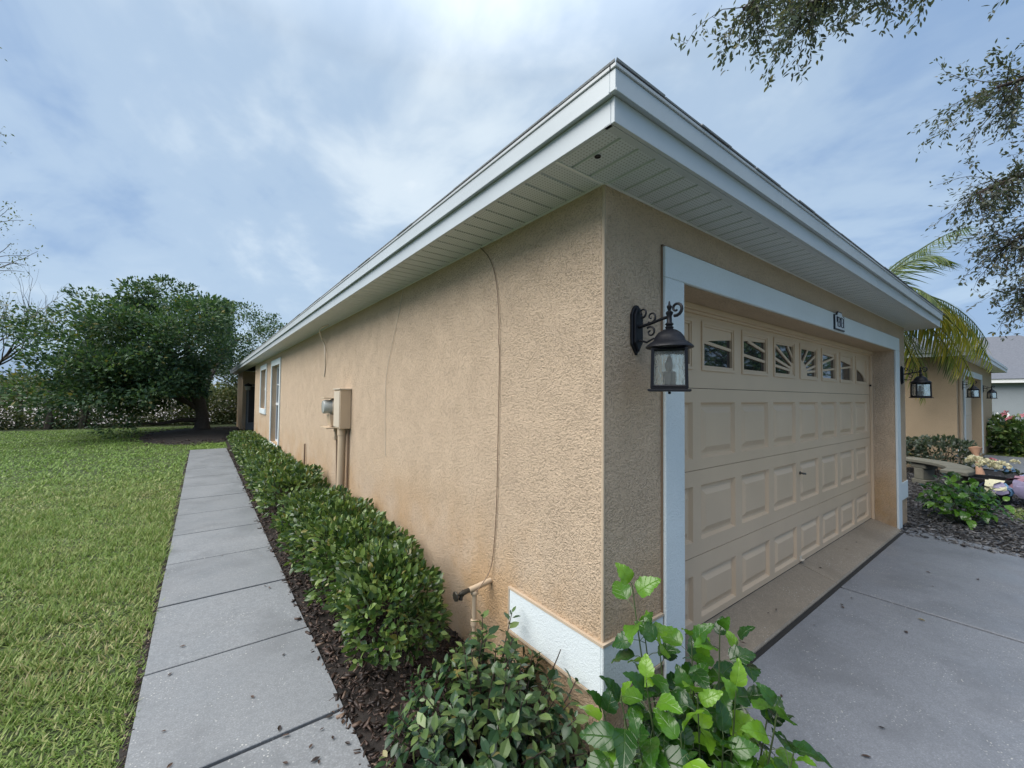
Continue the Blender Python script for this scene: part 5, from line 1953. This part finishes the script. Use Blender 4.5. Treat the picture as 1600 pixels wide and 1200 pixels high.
# --- white picket fence
pf = empty('picket_fence', (31, 0.8, -0.03))
tag(pf, 'short white picket fence between tan and grey houses', 'fence')
for k in range(7):
    MB().prism([(-.07, 0), (.07, 0), (.07, 1.0), (0, 1.12), (-.07, 1.0)], -.012, .012, 'x').build('picket', M['far_white'], pf).location = (0, -.55 + k * .34, 0)
MB().box(.013, .05, -.7, 1.7, .28, .38).box(.013, .05, -.7, 1.7, .78, .88).build('rail', M['far_white'], pf)

# --- bushes by the neighbours
for k, (x, y, rx, h, lab) in enumerate(((11.7, 0.35, .55, .78, 'greyish clipped hedge shrub under tan wall, beside the garage trim'), (11.55, 1.15, .6, .74, 'greyish clipped hedge shrub under tan wall, in the middle'), (11.5, 1.95, .6, .76, 'greyish clipped hedge shrub under tan wall, next to peach garage corner'))):
    clipped_shrub('hedge_shrub', (x, y, 0.0), .42, rx, h, 1100, .085, M['grey_leaf'], hedge_leaf, 0, lab, 'grey hedge shrubs under the tan wall', stems=14)
def flower_bush(loc, rad, h, n, label, petals, mat, L, mesh_mat):
    r = empty('flowering_bush', loc)
    tag(r, label, 'bush')
    q = lumpy_crown(n, (0, 0, h * .5), (rad, rad, h * .52), 45, rad * .35, .8, .6, .05)
    inst('foliage', crown_mesh('foliage', *q[:3], L, .5, mat), r)['kind'] = 'stuff'
    MB().tube([(0, 0, -.1), (0.02, 0, h * .6)], [.05, .02], 6).build('stem', M['twig'], r)
    for p in petals:
        f = MB()
        for a in range(5):
            t = a * 1.2566
            f.add([(0, 0, 0), (.05 * math.cos(t - .5), .05 * math.sin(t - .5), .03), (.085 * math.cos(t), .085 * math.sin(t), .02), (.05 * math.cos(t + .5), .05 * math.sin(t + .5), .03)], [(0, 1, 2, 3)])
        o = f.build('flower', mesh_mat, r, recalc=False)
        o.location = p
        o.rotation_euler = (random.uniform(-.9, .2), random.uniform(-.9, .2), 0)
        o.scale = (1.6,) * 3
    return r


flower_bush((19.6, -0.55, -0.1), 1.0, 1.25, 55, 'big rounded green bush with a few pinkish blooms beyond the driveway', [(-.5, -.1, 1.3), (-.2, .3, 1.35), (-.7, .2, 1.2)], M['hedge'], .15, M['petal_pink'])
flower_bush((21.2, -2.3, -0.1), .6, 1.0, 24, 'small bush with bright red flowers at the right edge', [(-.35, .35, .75), (-.45, .2, .85), (-.3, .1, .7), (-.5, .45, .62)], M['hedge'], .13, M['petal_red'])
flower_bush((30.5, -1.8, -0.1), 1.2, 1.5, 40, 'dark rounded bush in front of the grey house', [], M['tree'], .18, M['petal_red'])

# --- curved stone bench
bn = empty('stone_bench', (9.6, 0.05, 0.0))
tag(bn, 'curved weathered stone garden bench in front of the grey hedge', 'bench')
R0, R1 = 1.15, 1.50
def arc(r0, r1, a0, a1, n=14):
    o = [(r1 * math.cos(a0 + (a1 - a0) * k / n), r1 * math.sin(a0 + (a1 - a0) * k / n)) for k in range(n + 1)]
    i = [(r0 * math.cos(a0 + (a1 - a0) * k / n), r0 * math.sin(a0 + (a1 - a0) * k / n)) for k in range(n + 1)]
    return o + i[::-1]
ca = math.radians(-60)
cxy = (-1.3 * math.cos(ca) * -1 * 0 - 0.55, 1.05)
seat = MB().prism([(x + cxy[0], y + cxy[1]) for x, y in arc(R0, R1, math.radians(-105), math.radians(-18))], 0.40, 0.475)
seat.build('seat', M['bench_stone'], bn, bevel=.015)
for a in (-90, -33):
    lg = MB()
    a_ = math.radians(a)
    for (hw0, z0, z1) in ((.14, -.02, .08), (.095, .08, .30), (.15, .30, .3995)):
        lg.prism([(x + cxy[0], y + cxy[1]) for x, y in arc(R0 + .05, R1 - .05, a_ - hw0 / 1.3, a_ + hw0 / 1.3, 3)], z0, z1)
    lg.build('leg', M['bench_stone'], bn, bevel=.012)

# --- terracotta trumpet vase, leaning
vz = empty('terracotta_vase', (10.7, -0.34, 0.14))
tag(vz, 'pale terracotta trumpet shaped vase leaning behind the flowers', 'vase')
MB().lathe([(.10, 0), (.12, .06), (.10, .16), (.06, .32), (.055, .46), (.08, .56), (.15, .66), (.165, .68), (.15, .70), (.08, .69), (.06, .6)], (0, 0, 0), 18).build('body', M['terracotta'], vz, smooth=True)
vz.rotation_euler = (math.radians(-8), math.radians(22), 0)
vz.scale = (.6, .6, .9)
MB().lathe([(.14, -.14), (.17, -.12), (.17, -.02), (.12, -.001)], (0, 0, 0), 14).build('base', M['terracotta'], vz, smooth=True)

# --- flower tub and tulle bows
tub = empty('flower_tub', (9.0, -0.56, 0.0))
tag(tub, 'dark round tub of cream and blue flowers beside the bench', 'flower pot')
MB().lathe([(.15, -.02), (.19, .22), (.21, .24), (.21, .27), (.18, .27), (.17, .22)], (0, 0, 0), 18).build('pot', M['rubber'], tub, smooth=True)
def blossom(parent, c, r, mat, n=70, name='flower_head'):
    d = rand_unit(n)
    d[:, 2] = np.abs(d[:, 2])
    pos = np.array(c) + d * r * .55
    me = cloud_mesh(name, pos, d + rng.normal(0, .3, (n, 3)), rng.normal(0, 1, (n, 3)), r * .42, r * .34, mat)
    return inst(name, me, parent)
for c, r, mt in (((-.12, .0, .40), .11, 'petal_cream'), ((-.02, .10, .42), .10, 'petal_cream'), ((.04, -.08, .38), .10, 'petal_cream'), ((.17, .02, .37), .10, 'ribbon_blue'), ((.22, -.1, .34), .09, 'ribbon_blue'), ((.12, .13, .45), .06, 'petal_cream'), ((.28, .0, .42), .06, 'petal_pink'), ((.2, -.18, .44), .05, 'petal_cream'), ((.3, -.15, .30), .08, 'grey_leaf')):
    blossom(tub, c, r, M[mt])
random.seed(71)
def bow(loc, rad, n, mats, label):
    r = empty('tulle_bow', loc)
    tag(r, label, 'bow')
    for k in range(n):
        a = k * 2.4 + random.uniform(-.2, .2)
        el = random.uniform(.0, 1.2)
        d = Vector((math.cos(a) * math.cos(el), math.sin(a) * math.cos(el), math.sin(el)))
        s = d.cross(Vector((0, 0, 1)))
        s = s.normalized() if s.length > .1 else Vector((1, 0, 0))
        L = rad * random.uniform(.7, 1.15)
        u = s.cross(d)
        vs, fs = [], []
        K = 7
        for q in range(K):
            t = q / (K - 1)
            p = d * L * math.sin(t * 2.6) * .95 + u * L * .38 * math.sin(t * 5.2) + Vector((0, 0, .02))
            wv = rad * (.10 + .34 * math.sin(t * 3.0)) * (1 + .25 * math.sin(q * 2.3 + k))
            for m_, g in ((-1, .06), (-.4, -.05), (.3, .06), (1, -.04)):
                vs.append(tuple(p + s * wv * m_ + u * g * rad * math.sin(q * 1.9 + m_ * 3)))
        for q in range(K - 1):
            for j in range(3):
                fs.append((q * 4 + j, q * 4 + j + 1, q * 4 + 5 + j, q * 4 + 4 + j))
        m_ = MB()
        m_.add(vs, fs)
        m_.build('ribbon_loop', M[mats[k % len(mats)]], r, smooth=True, recalc=False)
    return r
tub.scale = (1.45, 1.45, 1.45)
bow((8.62, -0.66, 0.20), .18, 26, ('ribbon_lilac', 'petal_cream', 'ribbon_lilac', 'ribbon_blue'), 'pale lilac ruffled tulle bow in front of the dark tub')
bow((9.0, -1.00, 0.22), .27, 34, ('ribbon_pink', 'ribbon_lilac', 'ribbon_pink', 'petal_pink'), 'dusty pink tulle bow on the ground beside the lawn')
bow((9.55, -1.12, 0.22), .28, 34, ('ribbon_blue', 'ribbon_lilac', 'ribbon_blue'), 'blue and lilac tulle bow at the right edge beside the driveway')
